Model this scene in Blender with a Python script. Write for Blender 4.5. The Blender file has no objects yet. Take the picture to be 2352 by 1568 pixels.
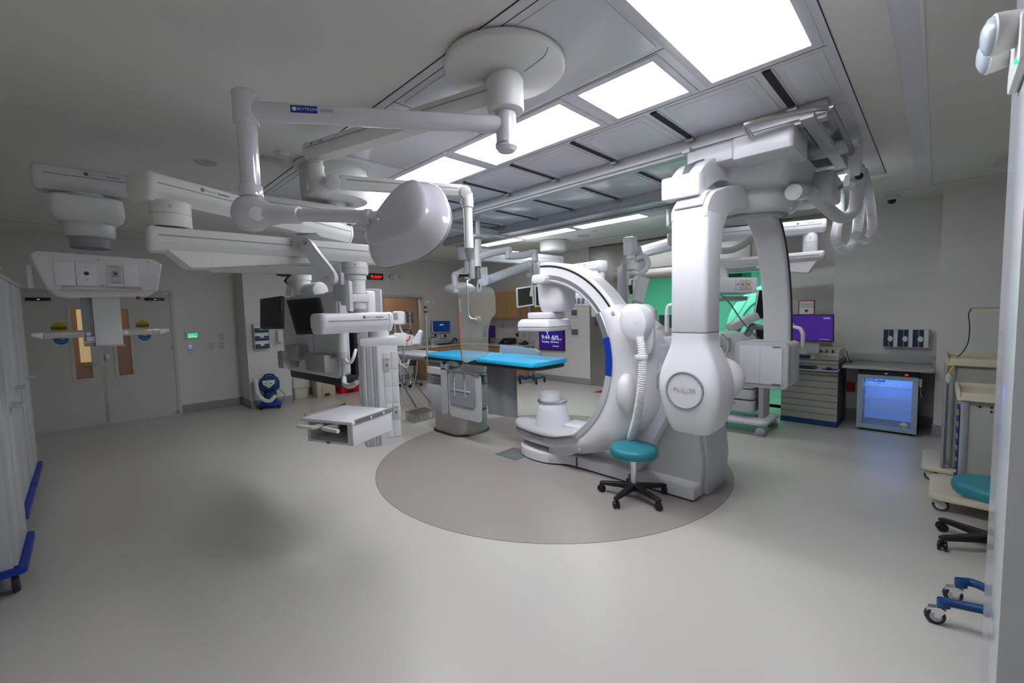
import bpy, bmesh, math, random
from mathutils import Vector, Matrix, Euler
random.seed(7)
S = bpy.context.scene; COL = S.collection
# ---------------------------------------------------------------- camera
F = 980.0; H = 1.66
YAW, PIT, ROL = math.radians(44.9), math.radians(-4.0), math.radians(-1.4)
fw = Vector((math.cos(PIT)*math.cos(YAW), math.cos(PIT)*math.sin(YAW), math.sin(PIT)))
r0 = Vector((math.sin(YAW), -math.cos(YAW), 0)); u0 = r0.cross(fw)
rt = r0*math.cos(ROL)+u0*math.sin(ROL); up = u0*math.cos(ROL)-r0*math.sin(ROL)
CAM = Vector((0, 0, H))
cd = bpy.data.cameras.new('camera'); co = bpy.data.objects.new('camera', cd); COL.objects.link(co)
cd.lens = F/2352*36; cd.sensor_width = 36; cd.clip_start = .02
co.matrix_world = Matrix(((rt.x, up.x, -fw.x, 0), (rt.y, up.y, -fw.y, 0), (rt.z, up.z, -fw.z, H), (0, 0, 0, 1)))
S.camera = co
# ---------------------------------------------------------------- world, exposure
S.view_settings.view_transform = 'Standard'; S.view_settings.look = 'None'
S.view_settings.gamma = 1; S.view_settings.use_curve_mapping = False
S.view_settings.exposure = 0.0
w = bpy.data.worlds.new('world'); S.world = w; w.use_nodes = True
w.node_tree.nodes['Background'].inputs[0].default_value = (.8, .85, .9, 1)
w.node_tree.nodes['Background'].inputs[1].default_value = .05
PANEL = 14.0
# measuring helpers: the ray through a picture point meets a known plane of the room
def ray(x, y): return fw + rt*((x-1176)/F) - up*((y-784)/F)
def D(x, y, d): return CAM + ray(x, y)*d
def PZ(x, y, z): r = ray(x, y); return CAM + r*((z-H)/r.z)
def PX(x, y, X): r = ray(x, y); return CAM + r*(X/r.x)
def PY(x, y, Y): r = ray(x, y); return CAM + r*(Y/r.y)
V = Vector
# ---------------------------------------------------------------- materials
MATS = {}
def mat(name, col, rough=.45, metal=0, emit=None, es=1, noise=0, nscale=40, trans=0, ior=1.45, alpha=1, coat=0, bump=0, spec=.5, aniso=0):
    m = bpy.data.materials.new(name); m.use_nodes = True; nt = m.node_tree; b = nt.nodes['Principled BSDF']
    b.inputs['Base Color'].default_value = (*col, 1); b.inputs['Roughness'].default_value = rough
    b.inputs['Metallic'].default_value = metal; b.inputs['IOR'].default_value = ior
    b.inputs['Transmission Weight'].default_value = trans; b.inputs['Alpha'].default_value = alpha
    b.inputs['Coat Weight'].default_value = coat; b.inputs['Specular IOR Level'].default_value = spec
    if emit: b.inputs['Emission Color'].default_value = (*emit, 1); b.inputs['Emission Strength'].default_value = es
    if noise or bump or aniso:
        tc = nt.nodes.new('ShaderNodeTexCoord'); nz = nt.nodes.new('ShaderNodeTexNoise'); mp = nt.nodes.new('ShaderNodeMapping')
        nt.links.new(tc.outputs['Object'], mp.inputs[0]); nt.links.new(mp.outputs[0], nz.inputs[0])
        nz.inputs['Scale'].default_value = nscale; nz.inputs['Detail'].default_value = 4
        if aniso: mp.inputs['Scale'].default_value = (1, 1, aniso)
    if noise:
        mx = nt.nodes.new('ShaderNodeMix'); mx.data_type = 'RGBA'
        mx.inputs[6].default_value = (*[c*(1-noise) for c in col], 1); mx.inputs[7].default_value = (*[min(1, c*(1+noise)) for c in col], 1)
        nt.links.new(nz.outputs[0], mx.inputs[0]); nt.links.new(mx.outputs[2], b.inputs['Base Color'])
    if bump:
        bp = nt.nodes.new('ShaderNodeBump'); bp.inputs['Strength'].default_value = bump; bp.inputs['Distance'].default_value = .002
        nt.links.new(nz.outputs[0], bp.inputs['Height']); nt.links.new(bp.outputs[0], b.inputs['Normal'])
    MATS[name] = m; return m
M = dict(
 wall=mat('wall_paint', (.69, .68, .665), .38, noise=.02, nscale=3),
 wallg=mat('wall_gloss', (.6, .62, .66), .12),
 ceil=mat('ceiling_paint', (.75, .74, .72), .6),
 floor=mat('vinyl_floor', (.54, .525, .49), .33, noise=.03, nscale=120),
 floor2=mat('vinyl_floor_brown', (.33, .30, .28), .34, noise=.03, nscale=120),
 base=mat('rubber_base', (.3, .305, .32), .5),
 plate=mat('floor_plate', (.25, .29, .3), .3, metal=.5),
 metalp=mat('enamelled_ceiling_panel', (.72, .73, .79), .2, spec=.6),
 metald=mat('aluminium_rail', (.55, .57, .60), .35, metal=.35),
 seam=mat('dark_seam', (.03, .03, .035), .7),
 black=mat('black_plastic', (.012, .012, .014), .35),
 blackm=mat('black_matte', (.02, .02, .022), .7),
 white=mat('white_plastic', (.69, .70, .74), .3),
 whiteg=mat('white_gloss', (.68, .67, .73), .12, coat=.4),
 cream=mat('cream_plastic', (.70, .71, .69), .4),
 offw=mat('off_white_plastic', (.62, .63, .64), .4),
 grey=mat('grey_plastic', (.30, .31, .34), .4),
 lgrey=mat('light_grey_plastic', (.48, .49, .52), .4),
 dgrey=mat('dark_grey_plastic', (.13, .14, .16), .45),
 alu=mat('brushed_aluminium', (.5, .52, .57), .32, metal=.9),
 steel=mat('stainless_steel', (.46, .45, .43), .3, metal=.95, noise=.12, nscale=6, aniso=12),
 chrome=mat('chrome', (.75, .76, .78), .12, metal=1),
 blue=mat('blue_plastic', (.003, .035, .36), .4),
 blue2=mat('dark_blue_plastic', (.006, .055, .19), .4),
 teal=mat('teal_vinyl', (.02, .21, .26), .42),
 matt=mat('blue_mattress', (.02, .42, .75), .45, noise=.04, nscale=6, bump=.15),
 wood=mat('maple_laminate', (.45, .265, .12), .45, noise=.12, nscale=5, aniso=.1),
 woodo=mat('orange_wood', (.42, .2, .03), .5, noise=.1, nscale=4),
 beige=mat('beige_plastic', (.52, .44, .34), .5),
 cart=mat('cream_cart_plastic', (.62, .56, .44), .45),
 cartp=mat('cart_panel', (.36, .37, .34), .5),
 drawer=mat('beige_drawer', (.42, .405, .36), .45),
 red=mat('red_plastic', (.5, .003, .01), .4),
 yellow=mat('yellow_sign', (.62, .42, .01), .5),
 stone=mat('speckled_counter', (.42, .44, .43), .3, noise=.25, nscale=90),
 ctop=mat('laminate_top', (.5, .5, .47), .35),
 door=mat('door_paint', (.56, .555, .54), .4),
 hose=mat('ribbed_hose', (.75, .76, .79), .4),
 hoset=mat('ribbed_clear_hose', (.8, .81, .84), .3, alpha=.6),
 bag=mat('clear_bag', (.8, .8, .76), .35, alpha=.55),
 wheel=mat('caster_rubber', (.035, .035, .04), .6),
 apron=mat('grey_apron', (.27, .28, .32), .6, bump=.2, nscale=25),
 aprond=mat('grey_drape', (.22, .225, .24), .6),
 orange=mat('orange_edge', (.6, .06, .01), .3, emit=(.6, .05, .01), es=.08),
 acry2=mat('lamp_lens_plastic', (.42, .47, .52), .25),
 stand=mat('stand_paint', (.56, .575, .61), .35),
 pine=mat('white_cabinet', (.55, .57, .60), .35),
 paper=mat('paper_white', (.75, .75, .75), .6),
 navy=mat('navy_print', (.02, .035, .12), .5),
 green=mat('green_print', (.2, .55, .03), .5),
 bluep=mat('blue_sign', (.01, .12, .4), .5),
 ltblue=mat('pale_blue', (.35, .47, .58), .4),
 acry=mat('clear_acrylic', (.9, .93, .95), .05, alpha=.25),
 glass=mat('pane_glass', (.8, .85, .85), .02, alpha=.12),
 shield=mat('lead_acrylic_tint', (.52, .55, .49), .03, alpha=.27),
 light=mat('light_diffuser', (1, 1, 1), .5, emit=(.97, .975, 1), es=PANEL),
 screen=mat('screen_off', (.012, .012, .011), .3, spec=.3),
 ledg=mat('led_green', (0, .5, .1), .4, emit=(.05, 1, .2), es=2),
 ledb=mat('led_blue', (0, .1, .6), .4, emit=(.05, .2, 1), es=.8),
 ledr=mat('led_red', (.6, 0, 0), .4, emit=(1, .01, .01), es=2.2),
 scrp=mat('screen_purple', (.0, .0, .0), .2, emit=(.045, .012, .19), es=1),
 scrb=mat('screen_blue', (.0, .0, .0), .2, emit=(.004, .02, .10), es=1),
 scrg=mat('screen_green', (.0, .0, .0), .2, emit=(.05, .6, .25), es=1),
 scrw=mat('screen_white', (.0, .0, .0), .2, emit=(.6, .68, .85), es=1),
 tube=mat('clear_tubing', (.6, .62, .64), .3, alpha=.8),
 pad=mat('clean_paper_blue', (.2, .35, .6), .5),
 tan=mat('tan_wall', (.55, .42, .24), .6),
 mri=mat('scanner_shell', (.75, .8, .78), .3),
)
# ---------------------------------------------------------------- mesh builder
def rrect(w, h, r, n=5):
    r = min(r, w/2-1e-5, h/2-1e-5); out = []
    for cx, cy, a in ((w/2-r, h/2-r, 0), (-w/2+r, h/2-r, 90), (-w/2+r, -h/2+r, 180), (w/2-r, -h/2+r, 270)):
        for i in range(n+1):
            t = math.radians(a+90*i/n); out.append((cx+r*math.cos(t), cy+r*math.sin(t)))
    return out
def circ(r, n=24, r2=None): return [(r*math.cos(2*math.pi*i/n), (r2 or r)*math.sin(2*math.pi*i/n)) for i in range(n)]
def catmull(P, n=8, closed=False):
    P = [V(p) for p in P]; out = []; L = len(P)
    rng = range(L) if closed else range(L-1)
    for i in rng:
        if closed: a, b, c, d = P[i-1], P[i], P[(i+1) % L], P[(i+2) % L]
        else: a, b, c, d = P[max(i-1, 0)], P[i], P[i+1], P[min(i+2, L-1)]
        for k in range(n):
            t = k/n; out.append(.5*((2*b)+(c-a)*t+(2*a-5*b+4*c-d)*t*t+(3*b-a-3*c+d)*t**3))
    if not closed: out.append(P[-1])
    return out
def basis(z, x=None):      # frame with z along the given axis; x near the given hint
    z = V(z).normalized(); x = V(x) if x is not None else (V((0, 0, 1)) if abs(z.z) < .9 else V((1, 0, 0)))
    x = (x - z*x.dot(z)).normalized(); y = z.cross(x)
    return x, y, z
INV = {}
class MB:
    def __init__(s): s.b = bmesh.new()
    def loft(s, rings, cap=True, closed=False):
        R = [[s.b.verts.new(V(p)) for p in r] for r in rings]; n = len(R[0]); L = len(R)
        for i in range(L if closed else L-1):
            A, B = R[i], R[(i+1) % L]
            for j in range(n):
                try: s.b.faces.new((A[j], A[(j+1) % n], B[(j+1) % n], B[j]))
                except ValueError: pass
        if cap and not closed: s.b.faces.new(R[0][::-1]); s.b.faces.new(R[-1])
        return s
    def box(s, lo, hi, bev=0, seg=2, f=None):     # f = optional (origin, ux, uy, uz)
        x0, y0, z0 = lo; x1, y1, z1 = hi
        t = bmesh.new(); bmesh.ops.create_cube(t, size=1)
        for v in t.verts: v.co = V(((x0+x1)/2+v.co.x*(x1-x0), (y0+y1)/2+v.co.y*(y1-y0), (z0+z1)/2+v.co.z*(z1-z0)))
        if bev: bmesh.ops.bevel(t, geom=t.edges[:], offset=min(bev, abs(x1-x0)*.45, abs(y1-y0)*.45, abs(z1-z0)*.45), segments=seg, profile=.6, affect='EDGES')
        if f:
            for v in t.verts: v.co = f[0]+f[1]*v.co.x+f[2]*v.co.y+f[3]*v.co.z
        s.add(t); return s
    def add(s, t):
        me = bpy.data.meshes.new('t'); t.to_mesh(me); t.free(); s.b.from_mesh(me); bpy.data.meshes.remove(me)
    def cyl(s, a, b, r, r2=None, n=24, e=0):
        a, b = V(a), V(b); r2 = r if r2 is None else r2; X, Y, Z = basis(b-a)
        prof = [(0, r), (1, r2)]; L = (b-a).length
        if e: prof = [(0, r-e), (e*.3/L, r-e*.3), (e/L, r), (1-e/L, r2), (1-e*.3/L, r2-e*.3), (1, r2-e)]
        s.loft([[a+(b-a)*t+X*(q*math.cos(2*math.pi*i/n))+Y*(q*math.sin(2*math.pi*i/n)) for i in range(n)] for t, q in prof]); return s
    def lathe(s, o, prof, ax=(0, 0, 1), n=32, sx=1, hint=None):   # prof = [(r, h)...]
        X, Y, Z = basis(ax, hint); o = V(o)
        s.loft([[o+Z*h+X*(max(r, 1e-4)*sx*math.cos(2*math.pi*i/n))+Y*(max(r, 1e-4)*math.sin(2*math.pi*i/n)) for i in range(n)] for r, h in prof]); return s
    def tube(s, P, r, n=10, smooth=6, closed=False, cap=True):
        P = catmull(P, smooth, closed) if smooth else [V(p) for p in P]; rings = []; L = len(P)
        X = None
        for i, p in enumerate(P):
            if closed: t = P[(i+1) % L]-P[i-1]
            else: t = P[min(i+1, L-1)]-P[max(i-1, 0)]
            x, y, z = basis(t, X if X is not None else None); X = x
            q = r(i, L) if callable(r) else r
            rings.append([p+x*(q*math.cos(2*math.pi*k/n))+y*(q*math.sin(2*math.pi*k/n)) for k in range(n)])
        s.loft(rings, cap=cap, closed=closed); return s
    def hose(s, P, r, pitch=.012, amp=.12, n=16, fine=16):
        P = catmull(P, fine); L = sum((P[i+1]-P[i]).length for i in range(len(P)-1)); N = max(8, int(L/pitch*4))
        out = []; acc = 0; i = 0
        for k in range(N+1):
            t = L*k/N
            while i < len(P)-2 and acc+(P[i+1]-P[i]).length < t: acc += (P[i+1]-P[i]).length; i += 1
            seg = (P[i+1]-P[i]).length or 1e-6; out.append(P[i].lerp(P[i+1], min(1, (t-acc)/seg)))
        s.tube(out, lambda i, L: r*(1 if i % 4 in (0, 1) else 1-amp), n=n, smooth=0); return s
    def rbox(s, c, size, r=.02, ax='z', e=.004, f=None):     # rounded box: corners r about the axis, edge fillet e
        c = V(c); i = 'xyz'.index(ax); a, b = [k for k in range(3) if k != i]; w, h, l = size[a], size[b], size[i]
        rings = []
        for t, q in ((-l/2, e), (-l/2+e*.3, e*.3), (-l/2+e, 0), (l/2-e, 0), (l/2-e*.3, e*.3), (l/2, e)):
            ring = []
            for x, y in rrect(w-2*q, h-2*q, max(r-q, 1e-3)):
                p = [0, 0, 0]; p[a] = x; p[b] = y; p[i] = t; p = V(p)
                if f: p = f[0]*p.x+f[1]*p.y+f[2]*p.z
                ring.append(c+p)
            rings.append(ring)
        s.loft(rings); return s
    def prism(s, poly, o, ux, uy, d, e=0):      # polygon in (ux, uy) at o, thickness vector d centred on the plane
        o, ux, uy, d = V(o), V(ux), V(uy), V(d)
        c = V((sum(p[0] for p in poly)/len(poly), sum(p[1] for p in poly)/len(poly)))
        def ring(t, q):
            out = []
            for x, y in poly:
                v = V((x, y))-c; L = v.length or 1; v = c+v*(1-q/L); out.append(o+ux*v.x+uy*v.y+d*t)
            return out
        if e: k = e/d.length; s.loft([ring(-.5, e), ring(-.5+k, 0), ring(.5-k, 0), ring(.5, e)])
        else: s.loft([ring(-.5, 0), ring(.5, 0)])
        return s
    def sweep(s, path, U, W, prof, closed=False):    # path points, per-point frames U, W and a 2D profile
        s.loft([[V(p)+V(u)*x+V(v)*y for x, y in prof] for p, u, v in zip(path, U, W)], closed=closed); return s
    def quad(s, *p): s.b.faces.new([s.b.verts.new(V(q)) for q in p]); return s
    def ball(s, c, r, sc=(1, 1, 1), n=20, f=None):
        t = bmesh.new(); bmesh.ops.create_uvsphere(t, u_segments=n, v_segments=n//2+2, radius=r)
        for v in t.verts:
            p = V((v.co.x*sc[0], v.co.y*sc[1], v.co.z*sc[2]))
            if f: p = f[0]*p.x+f[1]*p.y+f[2]*p.z
            v.co = p+V(c)
        s.add(t); return s
    def text(s, txt, o, ux, uy, size, ext=.0006, align='CENTER', sx=1):
        cu = bpy.data.curves.new('t', 'FONT'); cu.body = txt; cu.size = size; cu.extrude = ext; cu.align_x = align; cu.align_y = 'CENTER'; cu.resolution_u = 3
        ob = bpy.data.objects.new('t', cu); COL.objects.link(ob); dg = bpy.context.evaluated_depsgraph_get(); dg.update()
        me = bpy.data.meshes.new_from_object(ob.evaluated_get(dg)); ux, uy, o = V(ux).normalized(), V(uy).normalized(), V(o); uz = ux.cross(uy)
        for v in me.vertices: v.co = o+ux*(v.co.x*sx)+uy*v.co.y+uz*v.co.z
        s.b.from_mesh(me); bpy.data.meshes.remove(me); bpy.data.objects.remove(ob); bpy.data.curves.remove(cu); return s
    def build(s, name, m, parent=None, smooth=35, **kw):
        me = bpy.data.meshes.new(name)
        bmesh.ops.recalc_face_normals(s.b, faces=s.b.faces[:]) if len(s.b.faces) > 1 and not kw.pop('noflip', 0) else None
        o = bpy.data.objects.new(name, me)
        root = parent
        while root is not None and root.parent: root = root.parent
        if root is not None and root.name in INV: s.b.transform(INV[root.name])
        s.b.to_mesh(me); s.b.free(); me.materials.append(M[m] if isinstance(m, str) else m)
        me.polygons.foreach_set('use_smooth', [True]*len(me.polygons)); me.set_sharp_from_angle(angle=math.radians(smooth))
        COL.objects.link(o)
        if parent: o.parent = parent
        for k, v in kw.items(): o[k] = v
        return o
def T(name, label, cat, loc=(0, 0, 0), rz=0, group=None, local=False):   # an Empty at the thing's base; local=False: parts are given in room coordinates
    o = bpy.data.objects.new(name, None); COL.objects.link(o); o.empty_display_size = .1
    o.location = V(loc); o.rotation_euler = (0, 0, rz); o['label'] = label; o['category'] = cat
    if group: o['group'] = group
    if not local: INV[o.name] = (Matrix.Translation(V(loc)) @ Matrix.Rotation(rz, 4, 'Z')).inverted()
    return o
def tag(o, label, cat, group=None):
    o['label'] = label; o['category'] = cat
    if group: o['group'] = group
    return o
def dup(root, loc, rz=0, label=None):
    def cp(o, par):
        c = o.copy(); COL.objects.link(c)
        if par: c.parent = par
        for ch in kids.get(o.name, []): cp(ch, c)
        return c
    kids = {}
    for o in COL.objects:
        if o.parent: kids.setdefault(o.parent.name, []).append(o)
    r = cp(root, None); r.location = V(loc); r.rotation_euler = (0, 0, rz)
    if label: r['label'] = label
    return r
def struct(name, mb, m): o = mb.build(name, m); o['kind'] = 'structure'; return o
def wallbox(name, lo, hi, m='wall', bev=0): return struct(name, MB().box(lo, hi, bev), m)
# ================================================================ THE ROOM
XR, YL, HC = 7.8, 9.5, 3.0
CX, CY, CR = 3.70, 3.14, 1.905
fl = MB(); N = 96
ring = [(CX+CR*math.cos(2*math.pi*i/N), CY+CR*math.sin(2*math.pi*i/N)) for i in range(N)]
fl.box((-1.6, -2.2, -.1), (XR+.3, YL+.3, 0)); struct('floor', fl, 'floor')
fc = MB(); fc.loft([[(x, y, -.002) for x, y in ring], [(x, y, .0015) for x, y in ring]]); o = struct('floor', fc, 'floor2')
fc = MB(); ro = [(CX+(CR+.004)*math.cos(2*math.pi*i/N), CY+(CR+.004)*math.sin(2*math.pi*i/N)) for i in range(N)]
fc.loft([[(x, y, -.002) for x, y in ro], [(x, y, .001) for x, y in ro]]); struct('floor', fc, 'dgrey')
wallbox('ceiling', (-1.6, -2.2, HC), (XR+.3, YL+.3, HC+.1), 'ceil')
# left wall (with the double door and the observation window)
DX0, DX1, DH = -.62, 1.10, 2.13
WX0, WX1, WZ0, WZ1 = 3.95, 6.30, .98, 2.08
w_ = MB()
w_.box((-1.6, YL, 0), (DX0-.05, YL+.15, HC)); w_.box((DX0-.05, YL, DH+.05), (DX1+.05, YL+.15, HC)); w_.box((DX1+.05, YL, 0), (WX0, YL+.15, HC))
w_.box((WX0, YL, 0), (WX1, YL+.15, WZ0)); w_.box((WX0, YL, WZ1), (WX1, YL+.15, HC)); w_.box((WX1, YL, 0), (XR+.3, YL+.15, HC))
w_.box((2.08, 8.88, 0), (2.80, YL, HC))
struct('wall_left', w_, 'wall')
wallbox('wall_near', (-1.6, -2.2, 0), (-1.15, YL, HC))
wallbox('wall_back', (-1.6, -2.3, 0), (XR+.3, -1.5, HC))
# right wall with the opening to the scanner room
OY0, OY1, OZ = 1.62, 4.60, 2.22
w_ = MB()
w_.box((XR, -2.2, 0), (XR+.15, 1.08, HC)); w_.box((XR, 5.37, 0), (XR+.15, YL+.15, HC))
w_.box((7.32, -1.6, 0), (XR, -.01, HC)); struct('wall_right', w_, 'wall')
w_ = MB(); w_.box((XR+.01, 1.08, 0), (XR+.12, OY0, HC)); w_.box((XR+.01, OY1, 0), (XR+.12, 5.37, HC-.02))
w_.box((XR+.03, OY0, OZ), (XR+.12, OY1, HC-.02))
struct('wall_right', w_, 'steel')
w_ = MB(); w_.box((XR-.012, OY0, OZ+.22), (XR+.03, OY1+.2, OZ+.235)); w_.box((XR-.01, 2.2, OZ+.235), (XR+.03, 3.9, HC-.06)); w_.box((XR-.03, 1.45, OZ), (XR+.03, 4.75, OZ+.20), .004)
struct('trim_1', w_, 'steel')
def base(name, segs):
    b = MB()
    for (x0, y0, x1, y1) in segs: b.box((x0, y0, 0), (x1, y1, .14), .003)
    struct(name, b, 'base')
base('baseboard_left', [(1.16, YL-.012, 2.08, YL), (2.068, 8.868, 2.08, YL), (2.068, 8.868, 2.812, 8.88), (2.80, 8.868, 2.812, YL), (2.81, YL-.012, 6.0, YL)])
base('baseboard_right', [(XR-.012, 5.37, XR, 6.98), (XR-.012, -.01, XR, 1.0), (7.308, -1.5, 7.32, -.01), (7.308, -.01, XR, .002)])
# glossy wall stub beside the camera
wallbox('wall_side', (1.97, -1.6, 0), (2.47, -.17, HC), 'wallg', .004)
# ceiling slots, seams, access panels
b = MB(); b.box((7.0, -1.5, HC-.004), (7.03, YL, HC+.001)); b.box((-1.15, 8.62, HC-.004), (7.0, 8.65, HC+.001)); struct('trim_2', b, 'metald')
b = MB(); b.box((.5, .10, HC-.003), (7.0, .20, HC+.001)); struct('trim_3', b, 'metalp')
b = MB(); b.box((.5, .085, HC-.006), (7.0, .10, HC+.001)); b.box((.5, .20, HC-.006), (7.0, .215, HC+.001)); struct('trim_4', b, 'ceil')
# glossy enamelled panel field
FX0, FX1, FY0, FY1 = 1.42, 5.97, .42, 6.62
b = MB(); b.box((FX0, FY0, HC-.008), (FX1, FY1, HC+.001), .002)
for (x0, x1, y0, y1) in ((1.52, 2.16, .5, 1.0), (1.52, 2.16, 1.06, 2.42), (1.60, 2.16, 2.50, 3.5), (1.52, 2.16, 3.55, 5.1), (1.52, 2.16, 5.2, 6.5)):
    b.box((x0, y0, HC-.013), (x1, y1, HC-.007), .002)
for k in range(-1, 9):
    y0 = .73+.68*k+.07; y1 = y0+.54
    if y0 < .45: y0 = .47
    if y0 > 6.4: continue
    for x0, x1 in ((2.84, 3.46), (3.66, 4.64)): b.box((x0, y0, HC-.014), (x1, min(y1, 6.55), HC-.007), .002); b.box((x0+.05, y0+.05, HC-.016), (x1-.05, min(y1, 6.55)-.05, HC-.012), .001)
struct('trim_5', b, 'metalp')
b = MB()
for x in (1.47, 2.20, 2.80): b.box((x, FY0+.03, HC-.0095), (x+.004, FY1-.03, HC-.007))
for y in (1.03, 2.46, 3.52, 5.15): b.box((1.47, y, HC-.0095), (2.2, y+.004, HC-.007))
b.box((FX0-.004, FY0-.004, HC-.003), (FX1+.004, FY1+.004, HC+.002)); struct('trim_6', b, 'seam')
# ---------------------------------------------------------------- ceiling lights and tracks
def clight(x0, y0, x1, y1, label, grp):
    t = T('ceiling_light', label, 'light', ((x0+x1)/2, (y0+y1)/2, HC), group=grp)
    b = MB()
    for lo, hi in (((x0-.045, y0-.045), (x1+.045, y0)), ((x0-.045, y1), (x1+.045, y1+.045)), ((x0-.045, y0), (x0, y1)), ((x1, y0), (x1+.045, y1))):
        b.box((*lo, HC-.016), (*hi, HC-.006), .002)
    b.build('frame', 'metalp', t)
    MB().box((x0, y0, HC-.013), (x1, y1, HC-.006)).build('diffuser', 'light', t)
G1 = 'ceiling lights in the row above the aisle'
for y0, y1, l in ((1.13, 1.62, 'small square bright ceiling light between the largest light and the long one'),
                  (1.77, 2.87, 'long bright ceiling light behind the lamp spindle'), (3.01, 4.03, 'bright ceiling light beside the second ceiling drum'),
                  (4.17, 5.25, 'bright ceiling light mostly hidden behind the ceiling drum and lamp head')):
    clight(2.26, y0, 2.73, y1, l, G1)
clight(1.55, .50, 2.73, .99, 'largest bright ceiling light cut by the top of the frame', G1)
for y0, y1, l in ((.70, 1.25, 'small bright ceiling light glimpsed beside the ribbed hoses'), (3.02, 4.16, 'far ceiling light, rightmost of the lit ones beyond the rails'), (4.30, 5.39, 'middle lit ceiling light beyond the rails'), (5.52, 6.5, 'leftmost lit ceiling light beyond the rails')):
    clight(5.49, y0, 5.89, y1, l, 'ceiling lights in the far row')
for bx, x1, nm in ((2.83, 3.48, 'aisle'), (3.88, 4.68, 'far')):
    for k in range(9):
        y = .73+.68*k
        if y > 5.7: continue
        t = T('ceiling_track', 'black slotted ceiling track in the %s bay between the rails' % ('near' if nm == 'aisle' else 'far'), 'ceiling track', (bx, y, HC), group='slotted tracks in the %s bay' % nm)
        MB().box((bx, y-.022, HC-.022), (x1, y+.022, HC-.010)).build('channel', 'blackm', t)
        MB().box((bx, y-.03, HC-.018), (x1, y-.022, HC-.008)).box((bx, y+.022, HC-.018), (x1, y+.03, HC-.008)).build('edge_trim', 'metalp', t)
        MB().box((x1-.06, y-.03, HC-.05), (x1, y+.03, HC-.018), .006).build('end_stop', 'steel', t)
def rail(name, x0, x1, z0, z1, y0, y1, label, m='metald'):
    t = T(name, label, 'ceiling rail', ((x0+x1)/2, y0, HC))
    b = MB(); w = x1-x0
    b.box((x0, y0, z0+.03), (x1, y1, z1), .003); b.box((x0+w*.1, y0, z0), (x1-w*.1, y1, z0+.03), .008); b.build('beam', m, t)
    MB().box((x1-w*.1, y0+.01, z0+.006), (x1+.012, y1, z0+.024), .004).build('running_strip', 'alu', t)
    MB().box((x0-.004, y0-.008, z0), (x1+.004, y0, z1), .003).build('end_cap', 'lgrey', t)
rail('ceiling_rail', 3.48, 3.58, 2.87, 2.99, .55, 6.4, 'grey ceiling rail, nearer of the two long gantry rails')
rail('ceiling_rail', 4.70, 4.84, 2.87, 2.99, .60, 6.4, 'grey ceiling rail, farther of the two long gantry rails')
b = MB(); b.box((4.9, .6, 2.93), (5.40, 6.5, 2.992), .01); b.box((5.0, .6, 2.915), (5.1, 6.5, 2.94), .01); b.box((5.2, .6, 2.915), (5.3, 6.5, 2.94), .01)
tag(b.build('cable_trunking', 'grey'), 'wide grey cable trunking along the ceiling beside the far lights', 'trunking')
b = MB(); b.box((4.9, 4.93, 2.86), (3.5, 5.05, 2.93), .01); tag(b.build('cross_beam', 'white'), 'short white cross beam under the far end of the rails', 'beam')
for (px, py), r, l in (((472, 373), .075, 'round grey ceiling speaker left of the lamp arm'), ((1340, 541), .11, 'oval looking ceiling speaker beyond the far lights')):
    p = PZ(px, py, HC); t = T('ceiling_speaker', l, 'speaker', p)
    MB().lathe(p, [(r*2.0*.5+.01, .0), (r*1.0+.008, -.006), (r, -.008), (r, -.004)]).build('rim', 'offw', t); MB().cyl(p-V((0, 0, .004)), p-V((0, 0, .008)), r-.006).build('grille', 'lgrey', t)
p = PZ(1367, 530, HC); tag(MB().lathe(p, [(.05, 0), (.05, -.01), (.03, -.016)]).build('sprinkler_cover', 'offw'), 'small round white sprinkler cap beyond the far lights', 'sprinkler')
p = PZ(2030, 409, HC); tag(MB().lathe(p, [(.05, 0), (.05, -.004), (.045, -.008)]).build('sprinkler_cover', 'offw'), 'small round sprinkler cap near the dome camera', 'sprinkler')
p = PZ(650, 350, HC); t = T('smoke_detector', 'small round white smoke detector on the ceiling', 'smoke detector', p)
MB().lathe(p, [(.055, 0), (.055, -.012), (.04, -.03), (.02, -.034)]).build('cover', 'cream', t)
p = PZ(626, 366, HC); b = MB(); b.box((p.x-.09, p.y-.06, HC-.006), (p.x+.07, p.y+.06, HC), .002); tag(b.build('access_panel', 'metald'), 'small grey rectangular plate screwed to the ceiling', 'ceiling plate')
p = PZ(2275, 392, HC); t = T('ceiling_hatch', 'grey framed ceiling hatch near the right wall', 'hatch', (6.5, -.45, HC))
MB().box((6.1, -.85, HC-.006), (6.62, -.30, HC), .002).build('frame', 'ceil', t); MB().box((6.15, -.8, HC-.009), (6.57, -.35, HC-.004), .002).build('panel', 'offw', t)
p = PZ(2049, 448, HC); t = T('dome_camera', 'white dome security camera on the ceiling near the right wall', 'camera', p)
MB().lathe(p, [(.07, 0), (.075, -.01), (.075, -.05), (.06, -.06), (.02, -.062)]).build('housing', 'offw', t)
MB().lathe(p-V((0, 0, .055)), [(.045, 0), (.043, -.02), (.033, -.04), (.015, -.052), (0, -.055)]).build('dome', 'black', t)
for k, (px, py) in enumerate(((1546, 546), )):
    p = PZ(px-2, py-5, HC); t = T('security_camera', 'small white camera hanging from the ceiling beside the lateral column', 'camera', p)
    MB().cyl(p, p-V((0, 0, .01)), .05).cyl(p, p-V((0, 0, .14)), .016).build('stem', 'offw', t)
    q = p-V((0, 0, .17)); MB().cyl(q+V((.05, .03, 0)), q-V((.06, .05, 0)), .035, e=.005).build('body', 'offw', t); MB().cyl(q-V((.055, .046, 0)), q-V((.066, .055, 0)), .028).build('lens', 'black', t)
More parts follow.
